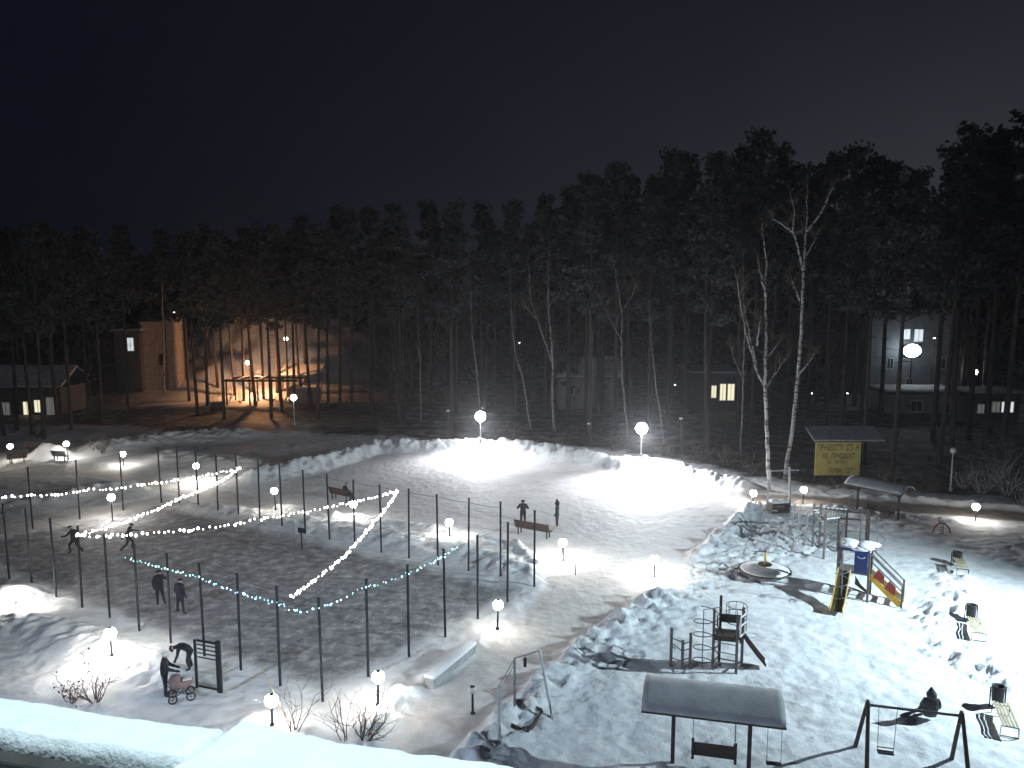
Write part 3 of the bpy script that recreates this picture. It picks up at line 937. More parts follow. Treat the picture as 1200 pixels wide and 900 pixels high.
# thin pale bars standing to one side
t = thing('pull_up_bars', 'pale thin pull up bars next to the dark climbing frame, under the roadside lamp', 'pull up bars', P(940, 628), 0)
for x, y, h in ((-.55, .3, 2.3), (0.0, .5, 2.3), (.1, -.5, 1.9), (-.5, -.6, 1.9)): MB().tube([(x, y, -.2), (x, y, h)], .03, 8).build('post', M['pale_steel'], t)
MB().tube([(-.55, .3, 2.28), (0, .5, 2.28)], .022).tube([(.1, -.5, 1.88), (-.5, -.6, 1.88)], .022).tube([(-.55, .3, 2.28), (-.5, -.6, 1.88)], .02).build('bar', M['pale_steel'], t)
t = thing('spiral_pole', 'spiral climbing pole at the far end of the dark climbing frame', 'climbing pole', P(1027, 647), 0)
MB().tube([(0, 0, -.2), (0, 0, 2.2)], .025, 8).build('pole', M['grey_steel'], t)
coil(MB(), (0, 0), .42, .018, .1, 2.1, 2.6).build('spiral', M['grey_steel'], t)

# ------------------------------------------------------------------ tower with hoop and spiral
o0 = P(835, 784)
t = thing('play_tower', 'dark post tower with spiral climber, ring cage and white framed basketball hoop', 'play tower', (o0.x, o0.y, o0.z), math.radians(-12))
for x, y, h in ((0, 0, 2.6), (.92, -.22, 2.45), (.28, .62, 2.95), (1.18, .42, 2.6)):
    MB().box((x, y, h / 2 - .1), (.11, .11, h + .2), None, .012).build('post', M['brown_wood'] if y > .5 else M['grey_wood'], t)
MB().box((.58, .2, 1.5), (1.0, .78, .08)).box((.5, -.13, 1.42), (.98, .06, .2)).box((1.05, .1, 1.42), (.06, .7, .2)).build('platform', M['brown_wood'], t)
MB().box((.7, .6, 2.0), (.8, .05, .35)).box((.15, .35, 1.95), (.05, .55, .3)).build('railing', M['brown_wood'], t)
mb = MB()
for z in (.35, .8, 1.2): mb.tube([(0, 0, z), (.92, -.22, z)], .02).tube([(0, 0, z), (.28, .62, z)], .02)
mb.tube([(.28, .62, .2), (1.18, .42, .2)], .03).tube([(.92, -.22, .25), (1.18, .42, .25)], .03)
mb.build('rungs', M['grey_steel'], t)
MB().tube([(-.42, .12, -.2), (-.42, .12, 2.5)], .022, 8).tube([(-.42, .12, 2.48), (.28, .55, 2.48)], .02).build('spiral_mast', M['grey_steel'], t)
coil(MB(), (-.3, .1), .52, .02, .1, 2.45, 4.2, ph=1.0).build('spiral', M['steel'], t)
mb = MB()
for z in (1.75, 2.1, 2.45): mb.ring((.95, .95, z), .42, .016, 20)
for k in range(8):
    a = 2 * PI * k / 8; mb.tube([(.95 + .42 * math.cos(a), .95 + .42 * math.sin(a), 1.75), (.95 + .42 * math.cos(a), .95 + .42 * math.sin(a), 2.45)], .012, 5)
mb.build('ring_cage', M['brown_wood'], t)
mb = MB(); A = Vector((1.02, -.28, 0)); Bv = Vector((1.30, .30, 0))
up = Vector((0, 0, 1))
for z in (1.62, 2.05, 2.42): mb.beam(A + up * z, Bv + up * z, .05)
mb.beam(A + up * 1.62, A + up * 2.42, .05).beam(Bv + up * 1.62, Bv + up * 2.42, .05)
bb = mb.build('backboard', M['white_paint'], t)
mb = MB(); mb.ring((1.52, -.12, 1.66), .23, .014, 20); mb.tube([(1.15, .05, 1.68), (1.3, -.03, 1.66)], .02)
mb.build('hoop', M['pale_steel'], t)
mb = MB(); bm = mb.bm; rows = []
for k in range(7):
    f = k / 6; x = 1.15 + 1.0 * f; z = 1.5 - 1.35 * (f ** .9); y = .15 + .6 * f * .3
    rows.append([bm.verts.new((x, y - .02, z + .15)), bm.verts.new((x, y, z)), bm.verts.new((x, y + .45, z)), bm.verts.new((x, y + .47, z + .15)), bm.verts.new((x, y + .45, z - .03)), bm.verts.new((x, y, z - .03))])
for a, b in zip(rows[:-1], rows[1:]):
    for k in range(6): bm.faces.new((a[k], a[(k + 1) % 6], b[(k + 1) % 6], b[k]))
bm.faces.new(rows[0]); bm.faces.new(rows[-1])
mb.build('chute', M['maroon'], t)
# three low posts
o1 = P(786, 780)
t = thing('step_posts', 'three low grey posts joined by bars in front of the spiral play tower', 'climbing posts', o1, math.radians(-14))
for x, y, h in ((0, 0, 1.65), (.47, -.1, 1.2), (.78, 0.02, 1.5)): MB().box((x, y, h / 2 - .1), (.12, .12, h + .2), None, .015).build('post', M['grey_wood'], t)
mb = MB(); mb.tube([(0, 0, 1.22), (.47, -.1, 1.12)], .025).tube([(0, 0, 1.0), (.47, -.1, .72)], .025).tube([(0, 0, .35), (.47, -.1, .3)], .025).tube([(0, 0, .85), (.2, -.04, .78)], .02)
for z in (.35, .75, 1.05): mb.tube([(.47, -.1, z), (.78, .02, z + .08)], .025)
mb.build('bars', M['grey_steel'], t)

# ------------------------------------------------------------------ merry go round
c = P(896, 672)
t = thing('merry_go_round', 'round snow covered merry go round with a yellow centre pole', 'carousel', c, 0)
MB().lathe([(1.25, .16), (1.42, .18), (1.42, .24), (.1, .25)], 32).build('platform', M['grey_wood'], t)
MB().lathe([(1.30, .251), (1.22, .30), (.6, .36), (.08, .34)], 32).build('snow_cover', M['snow'], t, True)
MB().lathe([(.2, -.1), (.2, .16), (.1, .16)], 12).build('pivot', M['steel'], t)
MB().tube([(0, 0, .2), (0, 0, 1.22)], .055, 10).build('centre_pole', M['yellow'], t)
MB().lathe([(.05, .5), (.36, .5), (.38, .53), (.36, .56), (.05, .56)], 20).build('hand_wheel', M['brown_wood'], t)
MB().tube([(-.7, .2, 1.2), (0, 0, 1.22), (.7, -.2, 1.2)], .018).sphere((0, 0, 1.25), .06, 1).build('top_bar', M['steel'], t)

# ------------------------------------------------------------------ bottom swing set
za = 2.2
ap1 = G(1017, 826, za); ap2 = G(1127, 839, za)
ax = (ap2 - ap1); L = ax.length; rz = math.atan2(ax.y, ax.x)
t = thing('swing_set', 'brown wooden swing frame with one black flat swing at the picture edge', 'swing', (ap1.x, ap1.y, 0), rz)
for x in (0, L):
    for s in (-1, 1):
        MB().tube([(x, s * .04, za + .12), (x + (-.12 if x == 0 else .12), s * 1.15, -.1)], [.06, .075], 8).build('leg', M['brown_wood'], t)
MB().tube([(-.05, 0, za), (L + .05, 0, za)], .045, 8).build('crossbeam', M['grey_wood'], t)
q = thing('flat_swing', 'black flat swing seat hanging on two chains from the brown swing frame', 'swing seat', (ap1.x + .62 * math.cos(rz), ap1.y + .62 * math.sin(rz), 0), rz)
MB().box((0, 0, .62), (.5, .22, .05), None, .01).box((0, .10, .73), (.5, .02, .03)).build('seat', M['black'], q)
for s in (-1, 1): MB().tube([(s * .24, 0, .63), (s * .28, 0, za)], .010, 5).build('chain', M['steel'], q)

# ------------------------------------------------------------------ portal frame, sandbox, slab
pa = P(585, 866); pbk = P(603, 829); pc = P(650, 846); ptop = G(632, 762, 2.3)
t = thing('climbing_portal', 'pale grey metal frame of three poles with a bar, beside the sandbox', 'climbing frame', (pa.x, pa.y, 0), 0)
r_ = lambda p, z: (p.x - pa.x, p.y - pa.y, z)
MB().tube([r_(pa, -.1), r_(pa, 2.3)], .06, 8).build('pole', M['pale_steel'], t)
MB().tube([r_(pbk, -.1), r_(pbk, 2.3)], .045, 8).build('pole', M['grey_steel'], t)
MB().tube([r_(pc, -.1), (ptop.x - pa.x, ptop.y - pa.y, 2.3)], .06, 8).build('pole', M['pale_steel'], t)
MB().tube([r_(pbk, 2.28), (ptop.x - pa.x, ptop.y - pa.y, 2.28)], .03, 8).build('top_bar', M['grey_steel'], t)
MB().tube([r_(pa, 2.28), r_(pbk, 2.28)], .022, 6).tube([r_(pa, 2.1), r_(pbk, 2.05)], .018, 6).build('side_bar', M['grey_steel'], t)
pm = Vector(r_(pbk, 2.28)).lerp(Vector((ptop.x - pa.x, ptop.y - pa.y, 2.28)), .42)
MB().tube([pm, pm - Vector((0, 0, .12))], .015).box(pm - Vector((0, 0, .28)), (.12, .12, .36), None, .03).build('punch_bag', M['black'], t)

q = [G(587, 853), G(618, 868), G(636, 842), G(606, 829)]
c0 = q[0]
t = thing('sandbox', 'brown plank sandbox filled with snow at the foot of the pale metal frame', 'sandbox', (c0.x, c0.y, 0), 0)
for i in range(4):
    a, b = q[i], q[(i + 1) % 4]
    dd = (b - a); n_ = dd.normalized()
    MB().box(((a + b) / 2 - c0) + Vector((0, 0, .16)), (dd.length - .08, .07, .42), Matrix.Rotation(math.atan2(dd.y, dd.x), 3, 'Z'), .01).build('board', M['brown_wood'], t)
bm_ = MB(); mid = sum(q, Vector()) / 4
bm_.prism([(p.lerp(mid, .06) - c0) + Vector((0, 0, -.05)) for p in q], (0, 0, .30)).build('snow_fill', M['snow'], t)

a = P(503, 797); b = P(553, 762); dd = (b - a)
t = thing('low_wall', 'long low wall under a smooth slab of pale snow beside the walkway', 'low wall', a, math.atan2(dd.y, dd.x))
MB().box((dd.length / 2, 0, .12), (dd.length, .42, .5), None, .02).build('wall', M['concrete'], t)
MB().box((dd.length / 2, 0, .46), (dd.length + .06, .52, .18), None, .06).build('snow_cover', M['snow_fine'], t, True)

# frame over plank box
bx = P(912, 600)
t = thing('plank_box', 'dark plank box topped with snow between the two white birches and playground', 'box', bx, math.radians(8))
mb = MB()
for k in range(3): mb.box((0, -.42, .14 + k * .24), (1.25, .05, .19)).box((0, .42, .14 + k * .24), (1.25, .05, .19)).box((.62, 0, .14 + k * .24), (.05, .82, .19)).box((-.62, 0, .14 + k * .24), (.05, .82, .19))
mb.build('planks', M['brown_wood'], t)
mb = MB(); mb.box((0, 0, .74), (1.16, .76, .16), None, .07)
for k in range(8): mb.sphere((random.uniform(-.45, .45), random.uniform(-.25, .25), .82), random.uniform(.1, .2), 2, (1.3, 1.2, .6))
mb.build('snow_cover', M['snow'], t, True)
fp = P(898, 595); fq = P(926, 594)
t = thing('crossbar_frame', 'pale frame of two posts and a crossbar standing over the plank box', 'frame', fp, math.atan2(fq.y - fp.y, fq.x - fp.x))
wdt = (fq - fp).length
MB().tube([(0, 0, -.1), (.22, 0, 2.75)], .06, 8).build('post', M['pale_steel'], t)
MB().tube([(wdt, 0, -.1), (wdt - .18, 0, 2.95)], .085, 8).build('post', M['pale_steel'], t)
MB().tube([(.1, 0, 2.68), (wdt + .5, 0, 2.72)], .05, 8).build('crossbar', M['pale_steel'], t)

# orange spring rocker
c = P(1103, 626)
t = thing('spring_rocker', 'small orange red curved rocker in the snow below the roadside', 'rocker', c, .3)
MB().tube([(-.75, 0, .15), (-.55, 0, .55), (-.2, 0, .72), (.25, 0, .66), (.6, 0, .35), (.72, 0, 0)], .05, 8).build('rocker_arm', M['orange'], t)
MB().tube([(-.2, 0, .7), (-.25, 0, 1.1)], .035, 8).tube([(-.4, 0, 1.08), (-.1, 0, 1.1)], .03).build('handle', M['orange'], t)
coil(MB(), (0, 0), .12, .02, 0, .62, 5).build('spring', M['steel'], t)

# court equipment: small training stand
c = P(354, 644)
t = thing('hoop_stand', 'small dark hoop stand with a pale side frame inside the far court fence', 'hoop stand', c, math.radians(-30))
MB().tube([(0, 0, -.1), (0, 0, 1.3)], .045, 8).build('pole', M['steel'], t)
MB().box((-.02, 0, 1.18), (.55, .06, .32), None, .02).build('board', M['steel'], t)
MB().tube([(-.75, .1, 0), (-.75, .1, 1.5), (-.15, .1, 1.5), (-.15, .1, 0)], .022, 6).tube([(-.75, .1, .3), (-.15, .1, .3)], .018).build('side_frame', M['grey_steel'], t)

# ------------------------------------------------------------------ notice board
c0 = D(954, 557, 62.5); c1 = D(1007, 557, 62.5)
top = D(954, 516, 62.5).z; bot = c0.z
wd = c1.x - c0.x; zb = gh((c0.x + c1.x) / 2, 62.5)
t = thing('notice_board', 'large yellow board with four rows of dark lettering under a snowy roof', 'sign', (c0.x, 62.5, 0), 0)
bd = MB().box((wd / 2, 0, (top + bot) / 2), (wd, .08, top - bot), None, .01).build('board', M['sign_yellow'], t)
for x in (.12, wd - .12): MB().box((x, .1, top / 2), (.14, .1, top + .6), None, .01).build('post', M['brown_wood'], t)
rf = MB().prism([(-.45, -.9, top + .02), (wd + 1.5, -.9, top + .02), (wd + 1.5, 1.3, top + .75), (-.45, 1.3, top + .75)], (0, 0, .09)).build('roof', M['roof_dark'], t)
MB().prism([(-.42, -.86, top + .125), (wd + 1.47, -.86, top + .125), (wd + 1.47, 1.27, top + .855), (-.42, 1.27, top + .855)], (0, 0, .07)).build('snow_cover', M['concrete'], rf)
# dark blocky lettering, as far as the picture lets one read it: strokes only
GL = {0: [(0, 0, .16, 1), (.84, 0, 1, 1), (0, .84, 1, 1)], 1: [(0, 0, .16, 1), (.84, 0, 1, 1), (0, .42, 1, .58)], 2: [(.42, 0, .58, 1), (0, .84, 1, 1)],
      3: [(0, 0, .16, 1), (0, .84, 1, 1), (0, 0, 1, .16)], 4: [(0, 0, .16, 1), (.84, .42, 1, 1), (0, .84, 1, 1), (0, .42, 1, .58)], 5: [(0, 0, .16, 1), (.84, 0, 1, 1), (0, 0, 1, .16), (0, .84, 1, 1)],
      6: [(0, 0, .16, 1), (.84, 0, 1, 1), (.42, 0, .58, 1), (0, 0, 1, .16)], 7: [(0, 0, .16, 1), (0, .84, 1, 1), (0, .42, .8, .58), (0, 0, 1, .16)]}
rows_ = [(.05, .97, .80, .17, [0, 4, 1, 6, 7, 5, 2, 0, -1, 3, 2, -1, 1]), (.17, .88, .555, .16, [1, 7, -1, 0, 4, 1, 5, 6, 7, 1, 2]), (.27, .73, .385, .09, [5, 1, -1, 0, 7, 4, 5, 1, 2]), (.31, .86, .15, .13, [0, 7, 4, 6, 1, -1, 3, 5, 2])]
Hh = top - bot
for x0, x1, zc, hh, seq in rows_:
    cw = (x1 - x0) * wd / len(seq)
    mb = MB()
    for i, g in enumerate(seq):
        if g < 0: continue
        for ax_, az, bx_, bz in GL[g]:
            X0 = x0 * wd + i * cw; w_ = cw * .74
            mb.box((X0 + (ax_ + bx_) / 2 * w_, -.046, bot + zc * Hh + ((az + bz) / 2 - .5) * hh * Hh), ((bx_ - ax_) * w_, .012, (bz - az) * hh * Hh))
    mb.build('lettering', M['sign_ink'], bd)


# ------------------------------------------------------------------ people
def person(label, loc, rz, J=None, sc=1.0, coat='coat_black', pants='pants', boots='boots', hat='hat_dark', hem=.62, hood=False, bulk=1.0, cat='person'):
    base = dict(pel=(0, 0, .95), sp=(0, .01, 1.15), ch=(0, .02, 1.36), nk=(0, .03, 1.50), hd=(0, .05, 1.60), tp=(0, .05, 1.70),
                sl=(-.19, 0, 1.43), el=(-.27, -.02, 1.16), wl=(-.26, .08, .93), sr=(.19, 0, 1.43), er=(.27, -.02, 1.16), wr=(.26, .08, .93),
                hl=(-.10, 0, .88), kl=(-.11, .02, .50), al=(-.12, 0, .10), tl=(-.13, .16, .05),
                hr=(.10, 0, .88), kr=(.11, .02, .50), ar=(.12, 0, .10), tr=(.13, .16, .05))
    if J: base.update(J)
    rad = dict(pel=.165, sp=.16, ch=.175, nk=.065, hd=.105, tp=.075, sl=.085, el=.062, wl=.045, sr=.085, er=.062, wr=.045,
               hl=.12, kl=.075, al=.055, tl=.05, hr=.12, kr=.075, ar=.055, tr=.05)
    E = [('pel', 'sp'), ('sp', 'ch'), ('ch', 'nk'), ('nk', 'hd'), ('hd', 'tp'), ('ch', 'sl'), ('sl', 'el'), ('el', 'wl'), ('ch', 'sr'), ('sr', 'er'), ('er', 'wr'),
         ('pel', 'hl'), ('hl', 'kl'), ('kl', 'al'), ('al', 'tl'), ('pel', 'hr'), ('hr', 'kr'), ('kr', 'ar'), ('ar', 'tr')]
    K = list(base); ix = {k: i for i, k in enumerate(K)}
    me = bpy.data.meshes.new('body'); me.from_pydata([base[k] for k in K], [(ix[a], ix[b]) for a, b in E], [])
    ob = bpy.data.objects.new('body_tmp', me); C.objects.link(ob)
    ob.modifiers.new('skin', 'SKIN'); s_ = ob.modifiers.new('sub', 'SUBSURF'); s_.levels = 2; s_.render_levels = 2
    for k in K:
        v = me.skin_vertices[0].data[ix[k]]
        f = bulk if k in ('pel', 'sp', 'ch', 'sl', 'sr', 'el', 'er') else 1.0
        v.radius = (rad[k] * f, rad[k] * f * (.85 if k in ('pel', 'sp', 'ch') else 1)); v.use_root = (k == 'pel')
    dg = bpy.context.evaluated_depsgraph_get(); dg.update()
    m2 = bpy.data.meshes.new_from_object(ob.evaluated_get(dg)); m2.name = 'body'
    bpy.data.objects.remove(ob, do_unlink=True); bpy.data.meshes.remove(me)
    m2.materials.clear()
    for mm in (coat, pants, boots, 'skin'): m2.materials.append(M[mm])
    V = {k: Vector(base[k]) for k in K}

    def sd(p, a, b):
        ab = V[b] - V[a]; tt = max(0, min(1, (p - V[a]).dot(ab) / max(ab.length_squared, 1e-9)))
        return (p - V[a] - ab * tt).length
    for f in m2.polygons:
        c_ = f.center
        ds = [(sd(c_, a, b) - (rad[a] + rad[b]) / 2, (a, b)) for a, b in E]
        a, b = min(ds, key=lambda z: z[0])[1]
        mi = 0
        if b in ('kl', 'kr', 'al', 'ar'): mi = 1
        if b in ('tl', 'tr'): mi = 2
        if b in ('hd', 'tp'): mi = 3
        if b in ('kl', 'kr'):
            h_, k_ = ('hl', 'kl') if b == 'kl' else ('hr', 'kr')
            fr = (c_ - V[h_]).dot(V[k_] - V[h_]) / (V[k_] - V[h_]).length_squared
            if fr < hem: mi = 0
        f.material_index = mi; f.use_smooth = True
    t = thing('person', label, cat, loc, rz)
    t.scale = (sc, sc, sc)
    o = bpy.data.objects.new('body', m2); C.objects.link(o); o.parent = t
    hd, tp, nk = V['hd'], V['tp'], V['nk']
    upv = (tp - nk).normalized(); fw = Vector((0, 1, 0)); fw = (fw - upv * fw.dot(upv)).normalized(); rt = fw.cross(upv)
    q = Matrix((rt, fw, upv)).transposed()
    mb = MB()
    if hood:
        mb.sphere((0, 0, 0), .16, 3, (1, 1.0, 1.2))
        for v_ in mb.bm.verts:
            if v_.co.z > .06: k_ = (v_.co.z - .06) / .13; v_.co.x *= 1 - .45 * k_; v_.co.y *= 1 - .45 * k_; v_.co.z += hood * .12 * k_ * k_
        bmesh.ops.rotate(mb.bm, cent=(0, 0, 0), matrix=q, verts=mb.bm.verts)
        bmesh.ops.translate(mb.bm, vec=hd - fw * .045 + upv * .02, verts=mb.bm.verts)
        mb.build('hood', M[coat], t, True)
    else:
        mb.sphere((0, 0, 0), .135, 2, (1, 1.1, .85)); bmesh.ops.delete(mb.bm, geom=[v for v in mb.bm.verts if v.co.z < -.03], context='VERTS')
        bmesh.ops.rotate(mb.bm, cent=(0, 0, 0), matrix=q, verts=mb.bm.verts)
        bmesh.ops.translate(mb.bm, vec=hd + upv * .055, verts=mb.bm.verts)
        mb.build('hat', M[hat], t, True)
    # face: nose, eyes, mouth
    mb = MB()
    fc = hd + fw * .10
    mb.sphere(fc + fw * .015 - upv * .005, .018, 1, (.8, 1.2, 1.3))
    mb.build('nose', M['skin'], t, True)
    mb = MB()
    for s in (-1, 1): mb.sphere(fc + rt * .036 * s + upv * .025 - fw * .01, .012, 1)
    mb.build('eyes', M['black'], t, True)
    # mittens with a thumb
    for w_, e_ in (('wl', 'el'), ('wr', 'er')):
        dv = (V[w_] - V[e_]).normalized(); mb = MB()
        c_ = V[w_] + dv * .07
        mb.tube([V[w_] - dv * .02, V[w_] + dv * .04, V[w_] + dv * .10, V[w_] + dv * .15 + fw * .01], [.042, .05, .048, .028], 8)
        mb.tube([V[w_] + dv * .03, V[w_] + dv * .07 + fw * .05, V[w_] + dv * .10 + fw * .06], [.024, .022, .014], 6)
        mb.build('mitten', M['boots'], t, True)
    return t


def face_to(a, b): return math.atan2(b[1] - a[1], b[0] - a[0]) - PI / 2


pp = P(613, 619); pp = Vector((pp.x, pp.y + .35, 0)); pp.z = gh(pp.x, pp.y)
person('person in a dark puffy jacket behind the plaza bench with hands raised to the face', pp, PI - .1, dict(el=(-.36, .1, 1.2), wl=(-.14, .26, 1.42), er=(.36, .1, 1.2), wr=(.14, .26, 1.42)), 1.04, bulk=1.15)
person('slim person in a long dark hooded coat and white boots alone on the plaza', P(653, 618), PI / 2 - .3, dict(), 1.0, boots='boots_white', hood=True, hem=.5, bulk=.92)
sit = dict(pel=(0, 0, .56), sp=(0, -.02, .76), ch=(0, -.02, .98), nk=(0, .02, 1.12), hd=(0, .06, 1.22), tp=(0, .07, 1.32), sl=(-.19, -.02, 1.05), sr=(.19, -.02, 1.05), el=(-.26, .08, .80), er=(.26, .08, .80), wl=(-.14, .32, .72), wr=(.14, .32, .72),
           hl=(-.1, .05, .55), hr=(.1, .05, .55), kl=(-.13, .46, .54), kr=(.13, .46, .54), al=(-.13, .46, .10), ar=(.13, .46, .10), tl=(-.13, .62, .05), tr=(.13, .62, .05))
sr_ = math.radians(-33)
person('person in dark clothes sitting sideways on the end of the plaza edge bench', (s1.x + .45 * math.cos(sr_), s1.y + .45 * math.sin(sr_), s1.z), sr_ - .3, sit, 1.0, bulk=1.1)
run1 = dict(pel=(0, 0, .90), ch=(0, .12, 1.30), nk=(0, .17, 1.43), hd=(0, .22, 1.53), tp=(0, .24, 1.63), sp=(0, .05, 1.1), sl=(-.19, .1, 1.36), sr=(.19, .1, 1.36), el=(-.34, .25, 1.15), wl=(-.3, .5, 1.1), er=(.34, -.1, 1.15), wr=(.36, -.3, .95),
            hl=(-.1, 0, .83), hr=(.1, 0, .83), kl=(-.12, .28, .48), al=(-.13, .18, .10), tl=(-.13, .34, .05), kr=(.12, -.08, .45), ar=(.14, -.45, .15), tr=(.14, -.34, .05))
person('running person in dark clothes under the crossing point of the two white garlands', P(88, 648), PI / 2 - .2, run1, .98)
person('person skating with bent knees on the court beside the long white garland', P(151, 645), -PI / 2 + .5, run1, .98, coat='coat_grey')
person('tall standing person in black with raised elbow beneath the blue garland', P(188, 710), .3, dict(er=(.38, .08, 1.25), wr=(.2, .22, 1.38), kr=(.14, .05, .5), ar=(.2, .05, .1), tr=(.22, .2, .05)), 1.04, bulk=1.22)
person('standing person in a navy coat with legs apart beside the tall black figure', P(212, 719), -.4, dict(kl=(-.18, .02, .5), al=(-.24, .02, .1), tl=(-.28, .16, .05), kr=(.18, -.02, .5), ar=(.24, -.06, .1), tr=(.28, .1, .05)), 1.0, coat='coat_navy', bulk=1.22, hem=.85)
person('person in a long black coat and white knit hat pushing the pram', P(194, 813), -1.2, dict(el=(-.24, .14, 1.16), wl=(-.2, .40, 1.04), er=(.24, .14, 1.16), wr=(.2, .40, 1.04)), 1.03, hat='hat_white', hem=.85, bulk=1.28)
bend = dict(pel=(0, -.12, .88), sp=(0, .06, 1.02), ch=(0, .30, 1.08), nk=(0, .44, 1.06), hd=(0, .54, 1.02), tp=(0, .62, .98), sl=(-.19, .32, 1.06), sr=(.19, .32, 1.06), el=(-.24, .36, .78), wl=(-.16, .46, .55), er=(.24, .36, .78), wr=(.16, .46, .55),
            hl=(-.1, -.12, .82), hr=(.1, -.12, .82), kl=(-.14, .02, .48), kr=(.14, -.02, .48), al=(-.15, -.08, .1), ar=(.15, -.12, .1), tl=(-.15, .1, .05), tr=(.15, .06, .05))
person('person bending far forward next to the dark gate frame', P(221, 785), PI / 2 + .25, bend, .98, coat='coat_navy')
hsit = {k: (v[0], v[1], v[2] - .38) for k, v in sit.items()}
hsit.update(kl=(-.16, .34, .42), kr=(.16, .34, .42), al=(-.16, .55, .06), ar=(.16, .55, .06), tl=(-.16, .7, .05), tr=(.16, .7, .05), hl=(-.1, .05, .17), hr=(.1, .05, .17))
person('hunched person with a pointed hood sitting in the snow behind the swing crossbeam', P(1090, 844), -.2, hsit, 1.12, coat='coat_grey', hood=.5, bulk=1.45)

# pram
c = P(213, 819)
t = thing('pram', 'brown fabric pram with dark wheels in front of the white hatted figure', 'pram', c, math.radians(25))
mb = MB(); bm = mb.bm
mb.lathe([(.14, .48), (.24, .52), (.30, .78), (.28, .80)], 14); bmesh.ops.scale(bm, vec=(1.55, .85, 1), verts=bm.verts)
mb.build('carrycot', M['pram'], t, True)
mb = MB(); mb.sphere((-.18, 0, .80), .27, 2, (1.0, .92, 1)); bmesh.ops.delete(mb.bm, geom=[v for v in mb.bm.verts if v.co.z < .78 or v.co.x > .06], context='VERTS'); mb.build('hood', M['pram'], t, True)
MB().box((.22, 0, .83), (.34, .40, .05), None, .02).build('blanket', M['hat_white'], t)
for x in (-.32, .32):
    for y in (-.26, .26): MB().ring((x, y, .17), .15, .028, 18, 6, 'Y').tube([(x, y, .02), (x, y, .32)], .012).tube([(x - .15, y, .17), (x + .15, y, .17)], .012).build('wheel', M['black'], t)
MB().tube([(-.32, .2, .2), (.3, .2, .5)], .016).tube([(.32, .2, .2), (-.3, .2, .5)], .016).tube([(-.32, -.2, .2), (.3, -.2, .5)], .016).tube([(.32, -.2, .2), (-.3, -.2, .5)], .016).tube([(-.3, .2, .5), (-.62, .2, .95), (-.62, -.2, .95), (-.3, -.2, .5)], .016).build('frame', M['steel'], t)


# ------------------------------------------------------------------ trees
def pine_meshes(seed, H, spruce=False):
    rnd = random.Random(seed)
    mb = MB()
    bend = [rnd.uniform(-.5, .5) for _ in range(2)]
    pts, rad = [], []
    for k in range(13):
        f = k / 12; pts.append((bend[0] * math.sin(f * 2.4), bend[1] * math.sin(f * 2.1), -.3 + f * (H * .97 + .3))); rad.append(.23 * (1 - f) ** .75 * (H / 26) + .025)
    mb.tube(pts, rad, 7)
    def axis(z):
        f = max(0, min(1, z / (H * .97))); return Vector((bend[0] * math.sin(f * 2.4), bend[1] * math.sin(f * 2.1), z))
    for k in range(rnd.randint(5, 9)):
        z = rnd.uniform(.22, .5) * H; a = rnd.random() * 2 * PI; L = rnd.uniform(.5, 1.8); p = axis(z)
        mb.tube([p, p + Vector((math.cos(a) * L * .6, math.sin(a) * L * .6, -.1)), p + Vector((math.cos(a) * L, math.sin(a) * L, -.35 * L * .4))], [.04, .025, .008], 4)
    vs = []; fs = []
    def tuft(c, s):
        n = Vector((rnd.gauss(0, 1), rnd.gauss(0, 1), rnd.gauss(0, .7))).normalized()
        x = n.orthogonal().normalized(); y = n.cross(x)
        a = rnd.random() * 6.28; x, y = x * math.cos(a) + y * math.sin(a), y * math.cos(a) - x * math.sin(a)
        i = len(vs); e = rnd.uniform(.35, .7)
        vs.extend([c - x * s, c - y * s * e, c + x * s * rnd.uniform(.8, 1.3), c + y * s * e]); fs.append((i, i + 1, i + 2, i + 3))
    limbs = []
    if spruce:
        zc = .16 * H
        while zc < H * .98:
            f = zc / H; R = (1 - f) * H * .155 + .25
            for k in range(rnd.randint(5, 7)):
                a = rnd.random() * 6.28; L = R * rnd.uniform(.65, 1.1); p = axis(zc)
                tip = p + Vector((math.cos(a) * L, math.sin(a) * L, -.22 * L)); limbs.append((p, tip))
                for j in range(max(5, int(L * 9))):
                    u = rnd.uniform(.2, 1.0); c = p.lerp(tip, u) + Vector((rnd.gauss(0, .22), rnd.gauss(0, .22), rnd.gauss(-.08, .16))) * (.5 + .5 * L / 2)
                    tuft(c, rnd.uniform(.16, .34))
            zc += rnd.uniform(.38, .62)
    else:
        ncl = rnd.randint(24, 32); lo = rnd.uniform(.44, .56)
        for k in range(ncl):
            u = (k + rnd.random()) / ncl; z = H * (lo + (1.0 - lo) * u)
            env = (math.sin(min(1, u * 1.15 + .12) * PI) ** .6) * H * .105 + .5
            a = rnd.random() * 6.28; L = env * rnd.uniform(.35, 1.1) * (.55 if u > .88 else 1)
            p = axis(z - L * .35); c0 = axis(z) + Vector((math.cos(a) * L, math.sin(a) * L, rnd.uniform(-.2, .4)))
            limbs.append((p, c0))
            s = rnd.uniform(.7, 1.35) * (H / 26)
            for j in range(int(75 * s)):
                d = Vector((rnd.gauss(0, 1), rnd.gauss(0, 1), rnd.gauss(0, .55)))
                d = d.normalized() * (rnd.random() ** .5) * s * 1.05
                d.z *= .6
                tuft(c0 + d, rnd.uniform(.15, .33))
    for p, q in limbs: mb.tube([p, (p + q) / 2 + Vector((0, 0, .1)), q], [.05, .035, .012], 4, False)
    return mb, vs, fs


